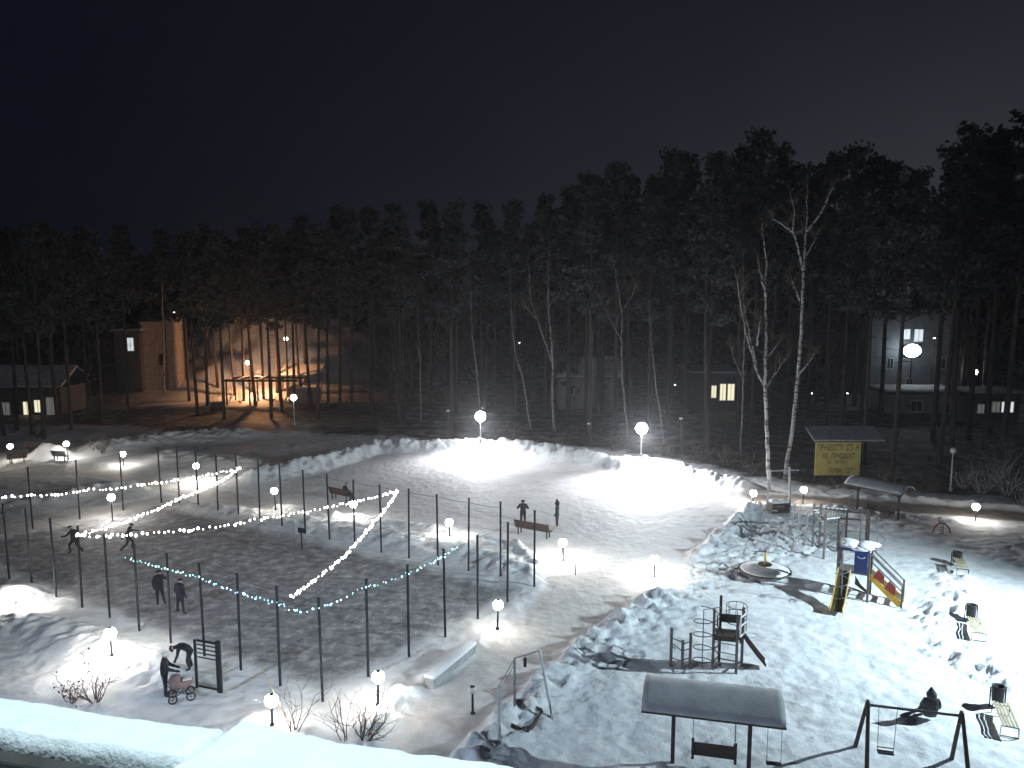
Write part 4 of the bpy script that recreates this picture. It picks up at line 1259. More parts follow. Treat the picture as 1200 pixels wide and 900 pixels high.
def make_tree(name, label, seed, H, spruce=False, m='needles', grp=None):
    mb, vs, fs = pine_meshes(seed, H, spruce)
    t = thing(name, label, 'tree', (0, 0, 0), 0, grp)
    mb.build('trunk', M['bark'], t, True)
    me = bpy.data.meshes.new('crown'); me.from_pydata([tuple(v) for v in vs], [], fs); me.materials.append(M[m])
    o = bpy.data.objects.new('crown', me); C.objects.link(o); o.parent = t
    return t


PGRP = 'dark conifers of the wood'
protos = [make_tree('pine_tree', 'tall dark pine with a bare trunk and ragged crown in the wood', 11 + i, h, False, grp=PGRP) for i, h in enumerate((26, 27, 25, 28, 24))]
sprotos = [make_tree('spruce_tree', 'dark narrow spruce with drooping boughs among the taller pines', 31 + i, h, True, grp=PGRP) for i, h in enumerate((22, 17, 25))]
used = set()


def plant(pr, x, y, s, label=None):
    pxl = 600 + FOC * x / (y * math.cos(PITCH) + 16 * math.sin(PITCH))
    if (1046 < pxl < 1092 and y < 109) or (830 < pxl < 864 and y < 98) or (1134 < pxl < 1149 and y < 99): return None
    z = gh(x, y) - .1
    rz = random.random() * 6.28
    if id(pr) not in used:
        used.add(id(pr)); pr.location = (x, y, z); pr.rotation_euler = (0, 0, rz); pr.scale = (s, s, s)
        o = pr
    else:
        o = dup(pr, (x, y, z), rz, None, None, s)
    if label: o['label'] = label
    return o


# treeline: survey pixel of the tip, distance
tips = [(-40, 262, 96), (10, 268, 100), (48, 262, 104), (95, 268, 112), (140, 266, 118), (185, 268, 122), (238, 262, 118), (300, 262, 124), (352, 256, 112), (392, 246, 104),
        (430, 243, 98), (466, 238, 96), (500, 238, 99), (534, 240, 96), (566, 242, 100), (604, 234, 94), (640, 228, 96), (668, 222, 92), (690, 207, 92), (706, 214, 96), (726, 190, 88), (746, 204, 94), (770, 208, 92),
        (791, 181, 88), (812, 186, 94), (838, 178, 86), (858, 190, 92), (878, 172, 86), (894, 158, 83), (912, 176, 90), (935, 192, 90), (962, 192, 92), (984, 182, 88), (1004, 176, 84), (1026, 188, 92), (1050, 188, 90), (1074, 186, 92), (1096, 188, 84),
        (1116, 176, 80), (1142, 152, 74), (1160, 158, 80), (1182, 150, 76), (1206, 132, 72), (1240, 138, 74), (1280, 130, 76)]
Hs = [26, 27, 25, 28, 24]
for i, (px, py, Y) in enumerate(tips):
    p = D(px, py, Y); k = (i * 3 + 1) % 5
    plant(protos[k], p.x, Y, (p.z - gh(p.x, Y)) / Hs[k])
# a second and third rank
n = 0
for i in range(74):
    px = -60 + (i + random.random()) * 1330 / 74; Y = random.uniform(98, 128) if px > 420 else random.uniform(120, 150)
    if px < 420 and random.random() < .35: continue
    top_y = np.interp(px, [0, 350, 600, 750, 880, 1100, 1200], [285, 272, 255, 220, 205, 205, 180]) + random.uniform(-6, 26)
    p = D(px, top_y, Y); k = random.randrange(5); h = p.z - gh(p.x, Y)
    if random.random() < .3:
        k = random.randrange(3); plant(sprotos[k], p.x, Y, h * random.uniform(.7, 1) / (22, 17, 25)[k])
    else:
        plant(protos[k], p.x, Y, h / Hs[k])
# sparse trunks in front of the lit slope and along the wood edge
for px, by, tip in ((232, 488, 272), (243, 478, 280), (263, 492, 276), (300, 478, 270), (318, 490, 276), (331, 484, 268), (372, 492, 262), (20, 505, 268), (6, 512, 272), (38, 508, 272), (52, 515, 266), (84, 505, 272), (120, 498, 276), (150, 488, 278), (68, 500, 272), (105, 492, 276), (412, 488, 250), (470, 497, 252), (345, 476, 280), (385, 480, 270),
                    (276, 470, 285), (286, 474, 290), (296, 468, 285), (309, 472, 282), (325, 468, 288), (338, 470, 284), (256, 466, 284), (352, 468, 280), (222, 474, 280), (364, 476, 276),
                    (530, 500, 246), (690, 512, 225), (760, 508, 232), (830, 528, 215), (862, 520, 212), (1045, 562, 205), (1086, 560, 196), (1100, 545, 190), (1012, 545, 220), (985, 520, 222)):
    g = G(px, by); h = D(px, tip, g.y).z
    k = random.randrange(5); plant(protos[k], g.x, g.y, h / Hs[k])


def distant_wood():
    rnd = random.Random(5); vs = []; fs = []
    for i in range(260):
        x = -190 + 380 * (i + rnd.random()) / 260; y = rnd.uniform(165, 200); H = rnd.uniform(17, 23)
        for j in range(95):
            u = rnd.random() ** .8; z = 1 + u * (H - 1); R = (1 - u) * 3.0 + .5; a = rnd.random() * 6.28; r = R * rnd.random() ** .5
            c = Vector((x + math.cos(a) * r, y + math.sin(a) * r, z)); s = rnd.uniform(.5, 1.1)
            n = Vector((rnd.gauss(0, .7), rnd.gauss(0, 1), rnd.gauss(0, .7))).normalized(); p = n.orthogonal().normalized() * s; q = n.cross(p) * .7
            k = len(vs); vs.extend([c - p, c - q, c + p, c + q]); fs.append((k, k + 1, k + 2, k + 3))
    me = bpy.data.meshes.new('distant_wood'); me.from_pydata([tuple(v) for v in vs], [], fs); me.materials.append(M['needles_far'])
    o = bpy.data.objects.new('distant_wood', me); C.objects.link(o)
    tag(o, 'far dark wood closing the view behind the trunks', 'wood', None, 'stuff')


distant_wood()


# birches: hand laid trunks with grown twigs
def birch(label, stems, Y, seed, twig=1.0, r0=.16, grp='bare white birches'):
    """stems: lists of survey pixels of one trunk, all about the distance Y"""
    rnd = random.Random(seed)
    b = D(*stems[0][0], Y); zb = gh(b.x, Y)
    t = thing('birch_tree', label, 'tree', (b.x, Y, zb), 0, grp)
    mb = MB(); tw = MB()
    for si, st in enumerate(stems):
        pts = []
        for k, (px, py) in enumerate(st):
            yy = Y + (rnd.uniform(-.5, .5) * min(1, k * .4) if k else 0) + (0 if si == 0 else .3 * k * (-1) ** si)
            p = D(px, py, yy); pts.append(p - Vector((b.x, Y, zb)))
        # resample and taper
        fine = []
        for a, c in zip(pts[:-1], pts[1:]):
            for j in range(5): fine.append(a.lerp(c, j / 5) + Vector((rnd.gauss(0, .03), rnd.gauss(0, .03), 0)))
        fine.append(pts[-1])
        if si == 0: fine[0].z = -.3
        n_ = len(fine)
        base = r0 if si == 0 else r0 * .5
        mb.tube(fine, [max(.012, base * (1 - k / n_) ** .8) for k in range(n_)], 7)
        for k in range(int(n_ * .35), n_):
            for _ in range(2 if twig > .6 else 1):
                if rnd.random() > .75 * twig: continue
                a = rnd.random() * 6.28; L = rnd.uniform(.7, 2.4) * (1 - .5 * k / n_); p = fine[k]
                d = Vector((math.cos(a) * .75, math.sin(a) * .75, rnd.uniform(.5, 1.2))).normalized()
                q = p + d * L; e = q + Vector((d.x * .5, d.y * .5, rnd.uniform(-.3, .3))) * L * .4
                tw.tube([p, p + d * L * .5 + Vector((0, 0, .1)), q, e], [.024, .018, .012, .006], 4, False)
                for _2 in range(3):
                    u = rnd.uniform(.3, 1); p2 = p.lerp(q, u); a2 = rnd.random() * 6.28
                    tw.tube([p2, p2 + Vector((math.cos(a2) * .4, math.sin(a2) * .4, rnd.uniform(-.2, .5))) * L * .5], [.010, .004], 4, False)
    tr = mb.build('trunk', M['birch'] if r0 > .165 else M['birch_dim'], t, True)
    tw.build('crown', M['twig'], tr)
    return t


birch('taller bare birch with a clean white trunk leaning towards the yellow board', [[(918, 572), (926, 520), (934, 455), (938, 400), (940, 350), (942, 310), (945, 270), (946, 235), (947, 203)], [(941, 318), (935, 290), (929, 272), (931, 250), (926, 225)], [(944, 300), (955, 282), (958, 275)], [(945, 272), (962, 250), (975, 222), (978, 212)], [(929, 272), (915, 262), (904, 256)], [(935, 440), (948, 425), (957, 410)], [(938, 352), (930, 335), (925, 318)]], 64, 1, 1.0, .19)
birch('bare birch with a forked trunk and a steep side limb beside the taller birch', [[(902, 590), (900, 540), (898, 490), (896, 450), (897, 420), (898, 380), (897, 340), (898, 310), (894, 275), (893, 255)], [(896, 455), (885, 430), (874, 390), (868, 360), (864, 330), (861, 315)], [(889, 440), (880, 400), (873, 365), (870, 340)], [(898, 348), (891, 320), (888, 300)], [(897, 455), (908, 438), (918, 425), (928, 412)], [(887, 405), (890, 385), (891, 370)], [(898, 420), (910, 405), (917, 398)]], 60, 2, .9, .17)
birch('slim pale birch behind the forked birch at the end of the plaza', [[(868, 552), (869, 500), (871, 440), (872, 390), (871, 340), (870, 290)], [(871, 445), (860, 420), (855, 400)]], 72, 3, .7, .11)
birch('birch with a wide V fork between the two tall globe lamps', [[(650, 510), (647, 470), (648, 425), (645, 390), (642, 350), (643, 318), (644, 285)], [(648, 428), (638, 400), (630, 375), (622, 350), (620, 320), (618, 295)], [(642, 360), (655, 345), (662, 330)], [(630, 375), (618, 362), (610, 356)]], 84, 4, .9, .15)
birch('thin crooked birch just beside the V forked birch', [[(623, 512), (617, 470), (612, 440), (604, 415), (600, 380), (598, 340), (597, 300)], [(612, 440), (605, 425)]], 86, 5, .6, .12)
birch('thin pale birch rising behind the lower bright tall lamp', [[(566, 512), (562, 470), (558, 430), (553, 390), (552, 350), (551, 310)]], 86, 6, .6, .10)
birch('straight pale birch over the dim house wall with a dark window', [[(692, 520), (693, 470), (694, 430), (694, 390), (692, 340), (691, 310)], [(694, 360), (702, 345), (712, 338)]], 84, 7, .5, .10)
birch('pale birch curving past the glow of the higher tall lamp', [[(737, 530), (734, 490), (730, 450), (728, 410), (729, 370), (722, 325), (719, 290)], [(729, 400), (715, 375), (704, 350)], [(729, 365), (742, 345), (748, 320)]], 80, 8, .8, .13)
birch('leaning pale birch right behind the globe of the higher tall lamp', [[(780, 532), (775, 495), (769, 455), (765, 420), (762, 385), (760, 350)]], 78, 9, .5, .10)
birch('thin pale birch in the dark between the gazebo and the lower tall lamp', [[(494, 505), (493, 470), (492, 420), (490, 380), (491, 350)], [(492, 420), (486, 400)]], 90, 10, .5, .10)
birch('leaning pale thin birch beyond the clearing edge near the plaza snow bank', [[(470, 508), (466, 470), (462, 430), (459, 400)]], 90, 12, .5, .09)
birch('tall thin pale trunk rising directly above the lit stone tower', [[(193, 470), (192, 430), (191, 380), (190, 335), (189, 300)]], 108, 13, .4, .14)
birch('orange tinged birch on the slope between stone tower and gazebo', [[(246, 480), (243, 440), (240, 400), (236, 350), (232, 310)], [(240, 400), (246, 380)]], 102, 14, .6, .17)


def stump(label, px, py, tx, ty, Y):
    a = D(px, py, Y); b = D(tx, ty, Y); z = gh(a.x, Y)
    t = thing('tree_stump', label, 'stump', (a.x, Y, z), 0, 'tall broken stumps by the wood')
    h = b.z - z
    MB().tube([(0, 0, -.3), ((b.x - a.x) * .5, .1, h * .5), (b.x - a.x, 0, h)], [.27, .2, .17], 9).build('trunk', M['bark'], t, True)
    MB().sphere((b.x - a.x, 0, h + .04), .2, 2, (1, 1, .5)).build('snow_cap', M['snow'], t, True)


stump('leaning broken stump with a snow cap above the plaza snow bank', 694, 536, 690, 497, 77)
stump('upright broken stump with a snow cap to one side of the higher tall lamp', 801, 545, 798, 491, 73)
stump('short leaning stump near the lower tall lamp in the dark wood edge', 530, 518, 525, 482, 82)


c = P(674, 674)
t = thing('stake', 'short thin dark stake in the widest glowing pool by the plaza bench', 'stake', c, 0)
MB().tube([(0, 0, -.1), (.02, 0, .7)], [.03, .025], 6).build('rod', M['steel'], t)
c = P(255, 481)
t = thing('wooden_crate', 'dark wooden crate on the snow beside the gazebo with the straight beam', 'crate', c, .2)
mb = MB()
for k in range(4): mb.box((0, -.5, .15 + k * .24), (1.5, .05, .2)).box((0, .5, .15 + k * .24), (1.5, .05, .2)).box((.74, 0, .15 + k * .24), (.05, .95, .2)).box((-.74, 0, .15 + k * .24), (.05, .95, .2))
mb.box((0, 0, 1.03), (1.5, 1.0, .06))
mb.build('planks', M['brown_wood'], t)

# ------------------------------------------------------------------ shrubs
def shrub(label, base, H, W, n, seed, m='twig', leaves=0, lean=(0, 0), grp='bare shrubs'):
    rnd = random.Random(seed)
    t = thing('shrub', label, 'shrub', base, 0, grp)
    mb = MB(); lv_ = MB()
    def grow(p, d, L, r, lev):
        pts = [p]; q = p; dd = d.copy()
        for k in range(4):
            dd = (dd + Vector((rnd.gauss(0, .16), rnd.gauss(0, .16), rnd.gauss(.02, .1)))).normalized(); q = q + dd * L / 4; pts.append(q)
        mb.tube(pts, [r, r * .85, r * .65, r * .5, r * .3], 4, False)
        if lev > 0:
            for _ in range(3 if lev > 1 else 2):
                k = rnd.randint(1, 4); nd = (dd + Vector((rnd.gauss(0, .6), rnd.gauss(0, .6), rnd.gauss(.1, .3)))).normalized()
                grow(pts[k], nd, L * rnd.uniform(.45, .7), r * .55, lev - 1)
        elif leaves and rnd.random() < leaves:
            lv_.sphere(q, rnd.uniform(.022, .045), 1)
    for k in range(n):
        a = rnd.random() * 6.28; s = rnd.uniform(.2, 1.0)
        d = Vector((math.cos(a) * s * W / H + lean[0], math.sin(a) * s * W / H + lean[1], 1)).normalized()
        grow(Vector((math.cos(a) * .12, math.sin(a) * .12, -.05)), d, H * rnd.uniform(.5, .8), .022, 2)
    st = mb.build('stems', M[m], t)
    if leaves: lv_.build('leaves', M['dry_leaf'], st)
    return t


shrub('wide bare bush with arching twigs beside the lower walkway lamp', P(428, 866), 1.6, 1.7, 17, 21, lean=(.55, .1))
shrub('slender bare sapling leaning outward between the two ledge lamps', P(403, 866), 2.3, .5, 4, 22, lean=(-.25, 0))
shrub('bare sapling by the stick, just above the roof ledge', P(345, 858), 2.0, .6, 6, 23)
shrub('bush with dark dry leaves below the lamp at the near court edge', P(112, 822), 1.6, 1.5, 12, 24, leaves=.55)
shrub('low sparse bush with dry leaves close to the snowy roof ledge', P(84, 822), 1.0, 1.4, 8, 25, leaves=.5)
a = P(343, 852); b_ = D(307, 778, a.y)
t = thing('stick', 'long pale stick leaning over the ledge lamp', 'stick', a, 0)
MB().tube([(0, 0, -.1), (b_.x - a.x, -.1, b_.z - a.z)], [.022, .014], 6).build('rod', M['tan_wood'], t)
for i, (px, py, h, w, n_) in enumerate(((1180, 580, 3.0, 3.0, 16), (1150, 578, 2.4, 2.4, 14), (1205, 600, 2.6, 2.6, 14), (1172, 560, 3.0, 2.6, 14), (1128, 572, 2.0, 2.0, 12))):
    shrub('dense frosty bare bush on the bank above the road', P(px, py), h, w, n_, 60 + i, 'frost_twig', grp='frosty bushes above the road')
for i, (px, py) in enumerate(((282, 472), (296, 466), (318, 470), (332, 466), (250, 474), (268, 468), (306, 464), (345, 472))):
    shrub('leafless bush dark against the orange lit slope', P(px, py), random.uniform(2.2, 3.4), random.uniform(1.8, 2.6), 9, 120 + i, 'twig', grp='bushes on the orange lit slope')
for i, (px, py) in enumerate(((120, 526), (112, 522), (45, 512), (455, 515), (520, 516), (600, 514), (660, 520), (820, 540), (850, 545), (980, 572), (1040, 575), (1085, 578), (720, 525), (780, 533), (880, 556))):
    shrub('dark leafless undergrowth bush at the edge of the wood', P(px, py), random.uniform(1.3, 2.4), random.uniform(1.3, 2.2), 10, 80 + i, 'twig', grp='undergrowth at the wood edge')


# ------------------------------------------------------------------ buildings
def house(name, label, x0, x1, y, z0, z1, depth, wall, wins, roof='flat', cat='house', rz=0):
    """wins: (x, z, w, h, material) on the front; local x from x0"""
    W_ = x1 - x0
    t = thing(name, label, cat, (x0, y, z0), rz)
    H_ = z1 - z0
    MB().box((W_ / 2, depth / 2, H_ / 2 - .5), (W_, depth, H_ + 1), None, .02).build('wall', M[wall], t)
    if roof == 'flat':
        r = MB().box((W_ / 2, depth / 2, H_ + .15), (W_ + .7, depth + .7, .28), None, .03).build('roof', M['roof_dark'], t)
        MB().box((W_ / 2, depth / 2, H_ + .4), (W_ + .6, depth + .6, .22), None, .08).build('snow_cover', M['dim_snow'], r)
    elif roof == 'pitch':
        pr = [(-.4, -.5, H_), (-.4, depth / 2, H_ + depth * .3), (-.4, depth + .5, H_), (-.4, depth + .5, H_ + .16), (-.4, depth / 2, H_ + depth * .3 + .18), (-.4, -.5, H_ + .16)]
        r = MB().prism(pr, (W_ + .8, 0, 0)).build('roof', M['roof_dark'], t)
        MB().prism([(-.38, -.48, H_ + .165), (-.38, depth / 2, H_ + depth * .3 + .185), (-.38, depth / 2, H_ + depth * .3 + .36), (-.38, -.48, H_ + .32)], (W_ + .76, 0, 0)).build('snow_cover', M['dim_snow'], r)
    for (x, z, w, h, m) in wins:
        f = MB().box((x, -.03, z + h / 2 + .04), (w + .16, .06, .08)).box((x, -.03, z - h / 2 - .04), (w + .16, .06, .08)).box((x - w / 2 - .04, -.03, z), (.08, .06, h)).box((x + w / 2 + .04, -.03, z), (.08, .06, h)).box((x, -.035, z), (.05, .05, h)).build('window', M['frame'], t)
        MB().box((x, -.012, z), (w, .016, h)).build('pane', M[m], f)
    return t


def px_house(name, label, pl, pr, ptop, Y, depth, wall, wins, roof='flat', cat='house'):
    a = D(pl, ptop, Y); b = D(pr, ptop, Y); z0 = gh((a.x + b.x) / 2, Y)
    ws = []
    for (l, r, tp, bt, m) in wins:
        q0 = D(l, tp, Y); q1 = D(r, bt, Y)
        ws.append(((q0.x + q1.x) / 2 - a.x, (q0.z + q1.z) / 2 - z0, q1.x - q0.x, q0.z - q1.z, m))
    return house(name, label, a.x, b.x, Y, z0, a.z, depth, wall, ws, roof, cat)


px_house('lodge', 'low dark lodge with bright glazed openings behind trunks beyond the court', -70, 70, 455, 95, 7, 'dark_wall', [(27, 37, 471, 489, 'lit_window'), (40, 49, 469, 483, 'lit_window'), (54, 68, 466, 490, 'dim_window'), (2, 12, 472, 488, 'dim_window')], 'pitch', 'building')
px_house('house', 'dim plastered cottage with one dark window between the two tall lamps', 655, 724, 443, 100, 7, 'plaster', [(702, 712, 449, 457, 'glass_dark'), (664, 672, 452, 462, 'glass_dark')], 'pitch')
px_house('house', 'dark house with three yellow lit window strips behind the birches', 812, 872, 440, 98, 8, 'dark_wall', [(834, 839, 452, 466, 'lit_window'), (844, 850, 450, 469, 'lit_window'), (853, 860, 450, 469, 'lit_window')], 'flat')
px_house('apartment_building', 'tall dim building lit by a bluish floodlight behind the trees', 1020, 1122, 368, 112, 9, 'plaster', [(1058, 1066, 386, 397, 'lit_window_white'), (1072, 1081, 386, 400, 'lit_window_white'), (1040, 1046, 420, 432, 'glass_dark'), (1100, 1107, 420, 432, 'glass_dark'), (1040, 1046, 452, 464, 'glass_dark'), (1062, 1069, 444, 456, 'glass_dark')], 'flat', 'building')
px_house('outbuilding', 'long low grey outbuilding in front of the floodlit tall building', 1042, 1128, 462, 96, 5, 'plaster', [(1068, 1080, 470, 482, 'glass_dark'), (1108, 1118, 470, 484, 'glass_dark')], 'flat', 'building')
px_house('shed', 'small dark shed with pale panes glowing like reflections beside the frosty bushes', 1140, 1196, 464, 88, 4, 'dark_wall', [(1146, 1154, 474, 484, 'dim_window'), (1163, 1171, 471, 483, 'dim_window'), (1174, 1187, 471, 483, 'lit_window_white')], 'flat', 'shed')  # panes emit a little to stand in for reflected light
px_house('house', 'pale far house roofed with snow left dim beside the bluish floodlight', 944, 1004, 366, 135, 8, 'plaster', [(960, 968, 376, 388, 'glass_dark')], 'flat')

# stone tower
a = D(165, 378, 110); b = D(203, 378, 110); z0 = gh((a.x + b.x) / 2, 110)
hh = a.z - z0; w_ = b.x - a.x
t = thing('stone_tower', 'square stone tower glowing reddish in the orange light by the dark block', 'tower', (a.x, 110, z0), 0)
MB().box((w_ * .38, 2, hh / 2 - .4), (w_ * .76, 4, hh + .6), None, .05).build('wall', M['brick'], t)
MB().box((w_ * .88, 1.6, hh / 2 - .1), (w_ * .23, 3.6, hh + 1.2), None, .05).build('buttress', M['brick'], t)
MB().box((w_ * .38, 2, hh * .58), (w_ * .80, 4.15, .18)).box((w_ * .38, 2, hh - .05), (w_ * .82, 4.25, .3)).build('ledge', M['brick'], t)
MB().box((w_ * .58, -.03, hh * .45), (.62, .08, 1.5)).build('window', M['glass_dark'], t)
a = D(133, 390, 109); b = D(163, 390, 109); z0 = gh((a.x + b.x) / 2, 109)
q0 = D(149, 396, 109); q1 = D(157, 411, 109)
house('stair_block', 'dark narrow block with one tall white lit window beside the stone tower', a.x, b.x, 109, z0, a.z, 2.2, 'dark_wall', [((q0.x + q1.x) / 2 - a.x, (q0.z + q1.z) / 2 - z0, q1.x - q0.x, q0.z - q1.z, 'lit_window_white')], 'flat', 'building')

# gazebo and wall on the lit slope
a = D(264, 446, 101); b = D(346, 446, 101); zg = gh(a.x, 101)
hh = a.z - zg; w_ = b.x - a.x
t = thing('gazebo', 'open dark gazebo with a straight roof beam before the orange lit slope', 'gazebo', (a.x, 101, zg), 0)
for x in (.1, w_ * .34, w_ * .66, w_ - .1):
    for y in (0, 3.2): MB().box((x, y, hh / 2 - .2), (.17, .17, hh + .4), None, .015).build('post', M['brown_wood'], t)
r = MB().box((w_ / 2, 0, hh), (w_ + .5, .24, .3), None, .02).box((w_ / 2, 3.2, hh), (w_ + .5, .24, .3), None, .02).build('roof_beam', M['brown_wood'], t)
mb = MB()
for k in range(7): mb.box((.2 + k * (w_ - .4) / 6, 1.6, hh + .2), (.12, 3.9, .12))
mb.build('rafters', M['brown_wood'], r)
a = D(338, 455, 103); b = D(376, 455, 103); zg = gh(a.x, 103)
t = thing('garden_wall', 'low reddish masonry wall behind the tall white globe lamp', 'wall', (a.x, 103, zg), 0)
MB().box(((b.x - a.x) / 2, .2, (a.z - zg) / 2 - .2), (b.x - a.x, .4, a.z - zg + .4), None, .02).build('wall_body', M['brick'], t)
MB().box(((b.x - a.x) / 2, .2, a.z - zg + .06), (b.x - a.x + .1, .5, .12), None, .03).build('snow_cap', M['snow'], t)
a = D(330, 428, 109); b = D(372, 440, 109); zg = gh(a.x, 109)
t = thing('pavilion', 'dark open pavilion with a sloping snowy roof behind the gazebo', 'pavilion', (a.x, 109, zg), 0)
w_ = b.x - a.x; hh = b.z - zg
for x in (.1, w_ - .1):
    for y in (0, 2.6): MB().box((x, y, hh / 2), (.16, .16, hh + .4)).build('post', M['brown_wood'], t)
r = MB().prism([(-.4, -.5, hh), (w_ + .4, -.5, hh), (w_ + .4, 3.1, hh + 1.1), (-.4, 3.1, hh + 1.1)], (0, 0, .12)).build('roof', M['roof_dark'], t)
MB().prism([(-.38, -.46, hh + .125), (w_ + .38, -.46, hh + .125), (w_ + .38, 3.0, hh + 1.2), (-.38, 3.0, hh + 1.2)], (0, 0, .1)).build('snow_cover', M['snow'], r)

# floodlight on the far building
c = D(1069, 411, 108.5)
z0 = gh(c.x, 108.5)
t = thing('floodlight', 'bright bluish floodlight on a short mast before the tall far building', 'floodlight', (c.x, 108.5, z0), 0)
MB().tube([(0, 0, -.2), (0, 0, c.z - z0 - .4)], .07, 8).build('mast', M['steel'], t)
MB().box((0, .14, c.z - z0), (2.5, .2, 1.9), None, .05).build('housing', M['steel'], t)
MB().lathe([(.05, 0), (.62, .0), (.70, .05), (.66, .09), (.05, .14)], 20).build('lens', M['flood'], t)
ln = [o for o in t.children if o.name.startswith('lens')][0]
ln.rotation_euler = (PI / 2, 0, 0); ln.location = (0, .03, c.z - z0); ln.scale = (1.7, 1.25, 1)


# ------------------------------------------------------------------ roof ledge below the window
def ledge():
    A0 = G(640, 901, 14.0); B0 = G(0, 808, 14.0)
    ex = (B0 - A0).normalized(); ang = math.atan2(ex.y, ex.x)
    # local x runs along the edge away from the bright end, local -y... towards the window is +y after rotation
    t = thing('roof_ledge', 'roof parapet under a thick cap of bright snow just below the window', 'ledge', (A0.x, A0.y, 0), ang)
    us = np.arange(-2.0, 7.0, .022); vs = np.arange(-.06, 1.9, .018)
    Uu, Vv = np.meshgrid(us, vs)
    n1 = fbm(Uu * 1.3, Vv * 1.3, 3); n2 = fbm(Uu * 9, Vv * 9, 3)
    e = 1.42 + .35 * (Vv - .15) + .04 * n1                # where the thick cap is broken off
    cap = smooth(e - .05, e + .07, Uu) * smooth(-.05, .07, Vv) * smooth(.345 + .012 * n1, .29 + .012 * n1, Vv)
    drift = smooth(e + .05, e - .1, Uu) * smooth(-.06, .12, Vv) * (1 - .10 * smooth(.7, 1.6, Vv))
    z = 13.70 + cap * .30 + drift * (.335 + .045 * np.clip(Uu, -2, 1.6) + .045 * n1 + .012 * fbm(Uu * 3.5, Vv * 3.5, 2)) + .007 * n2 + .012 * n1
    z = np.where((cap < .02) & (drift < .02), 13.66, z)
    co = np.stack([Uu, Vv, z], -1).reshape(-1, 3)
    ny, nx = Uu.shape; idx = np.arange(nx * ny).reshape(ny, nx)
    f = np.stack([idx[:-1, :-1], idx[:-1, 1:], idx[1:, 1:], idx[1:, :-1]], -1).reshape(-1, 4)
    me = bpy.data.meshes.new('snow_cap'); me.from_pydata(co.tolist(), [], f.tolist()); me.materials.append(M['snow_fine'])
    me.polygons.foreach_set('use_smooth', [True] * len(me.polygons)); me.update()
    o = bpy.data.objects.new('snow_cap', me); C.objects.link(o); o.parent = t
    MB().box((2.5, .15, 13.3), (9.0, .36, .72), None, .01).box((4.35, .17, 13.755), (5.7, .32, .21)).build('parapet', M['concrete'], t)
    MB().box((4.32, .345, 13.885), (5.5, .07, .055)).box((4.32, .372, 13.86), (5.5, .03, .10)).build('coping_edge', M['flashing'], t)
    MB().box((2.5, 1.25, 13.45), (9.0, 1.8, .3)).build('roof_slab', M['concrete'], t)
    MB().box((2.5, .9, 6.6), (8.8, 1.5, 13.4)).build('wall', M['plaster'], t)


ledge()

# ------------------------------------------------------------------ lights
def lamp(kind, name, loc, energy, color, size=.2, target=None, cone=None, blend=.5):
    d = bpy.data.lights.new(name, kind); d.energy = energy; d.color = color
    d.shadow_soft_size = size
    if kind == 'SPOT':
        d.spot_size = math.radians(cone); d.spot_blend = blend
    o = bpy.data.objects.new(name, d); C.objects.link(o); o.location = loc
    if target is not None:
        o.rotation_euler = (Vector(target) - Vector(loc)).to_track_quat('-Z', 'Y').to_euler()
    return o


hot = G(1085, 760)
lamp('SPOT', 'playground_floodlight', (33, 29.5, 11.5), 52000, (.74, .92, 1.0), .18, (hot.x - 2.0, hot.y + 1.5, 0), 94, 1.0)
lamp('SPOT', 'facade_floodlight', (-28, .6, 17), 33000, (.64, .79, 1.0), .2, (-3, 34, 0), 66, 1.0)
lamp('SPOT', 'ledge_lamp', (-1.0, 3.7, 20.6), 2500, (.74, .95, 1.0), .12, (-.6, 3.4, 14), 95, .7)
s = D(306, 450, 106)
lamp('POINT', 'sodium_lamp', (s.x, 105.6, 4.3), 5000, (1.0, .46, .20), .25)
lamp('POINT', 'far_flood_glow', (c.x, 110.3, c.z), 260, (.75, .9, 1.0), .5)  # unseen point added behind the floodlight to brighten the wall

for gx_, gy_, Y_, pw_, fy_ in ((563, 488, 75.5, 10500, 6.2), (752, 502, 67.6, 15000, 7.5)):
    q_ = D(gx_, gy_, Y_)
    lamp('SPOT', 'plaza_fill_spot', (q_.x, Y_ - .75, q_.z - .35), pw_, (.97, .98, 1.0), .35, (q_.x + .2, Y_ - fy_, 0), 152, 1.0)  # unseen spot added below each tall globe to brighten the plaza

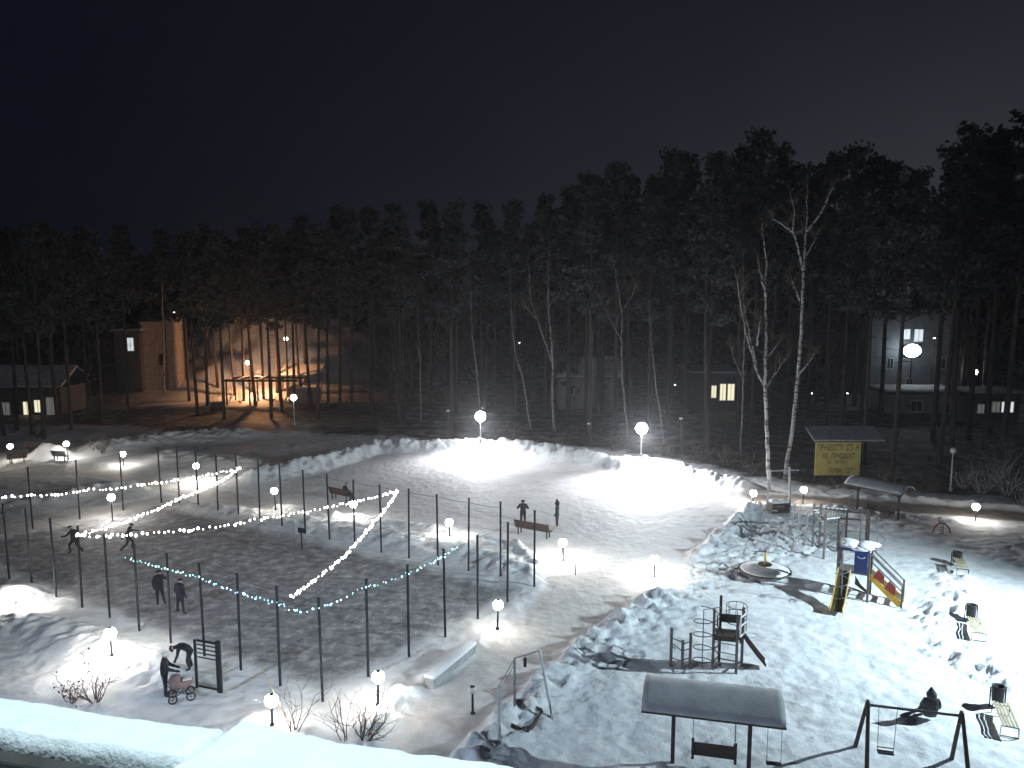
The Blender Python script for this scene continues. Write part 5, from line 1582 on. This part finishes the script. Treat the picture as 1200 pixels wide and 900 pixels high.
# ------------------------------------------------------------------ night sky
w = bpy.data.worlds.new('World'); S.world = w; w.use_nodes = True
nt = w.node_tree; N = nt.nodes; L = nt.links
bg = N['Background']
tc = N.new('ShaderNodeTexCoord'); sep = N.new('ShaderNodeSeparateXYZ'); L.new(tc.outputs['Generated'], sep.inputs[0])


def mth(op, a, b=None):
    m = N.new('ShaderNodeMath'); m.operation = op
    for i, v in enumerate((a, b)):
        if v is None: continue
        if isinstance(v, (int, float)): m.inputs[i].default_value = v
        else: L.new(v, m.inputs[i])
    return m.outputs[0]


# town glow: strongest low down towards the east (+x)
low = mth('POWER', mth('MAXIMUM', mth('SUBTRACT', 1.0, mth('MULTIPLY', mth('ABSOLUTE', sep.outputs['Z']), 1.35)), 0), 2.2)
east = mth('POWER', mth('MINIMUM', mth('MAXIMUM', mth('ADD', mth('MULTIPLY', sep.outputs['X'], .85), .42), 0), 1.0), 1.6)
back = mth('MAXIMUM', mth('MULTIPLY', sep.outputs['Y'], -1.0), 0)
gl = mth('MULTIPLY', low, mth('ADD', east, mth('MULTIPLY', back, 1.0)))
cl = N.new('ShaderNodeTexNoise'); cl.inputs['Scale'].default_value = 3.5; cl.inputs['Detail'].default_value = 6; L.new(tc.outputs['Generated'], cl.inputs['Vector'])
gl = mth('MULTIPLY', gl, mth('ADD', mth('MULTIPLY', cl.outputs['Fac'], .9), .55))
mx = N.new('ShaderNodeMix'); mx.data_type = 'RGBA'
mx.inputs[6].default_value = (.0028, .0034, .0082, 1); mx.inputs[7].default_value = (.052, .053, .064, 1)
L.new(gl, mx.inputs[0]); L.new(mx.outputs[2], bg.inputs['Color'])
bg.inputs['Strength'].default_value = 1.0

# thin haze box, added to give the lamps a halo
hz = MB().box((0, 420, 28), (1500, 1080, 60)).build('haze', bpy.data.materials.new('haze'))
hz['kind'] = 'stuff'; hz['label'] = 'thin haze added for a glow round the lamps'
hm = hz.data.materials[0]; hm.use_nodes = True
hn = hm.node_tree
hn.nodes.remove(hn.nodes['Principled BSDF'])
pv = hn.nodes.new('ShaderNodeVolumePrincipled'); pv.inputs['Color'].default_value = (.9, .93, 1, 1); pv.inputs['Density'].default_value = .00048; pv.inputs['Anisotropy'].default_value = .7
hn.links.new(pv.outputs[0], hn.nodes['Material Output'].inputs['Volume'])
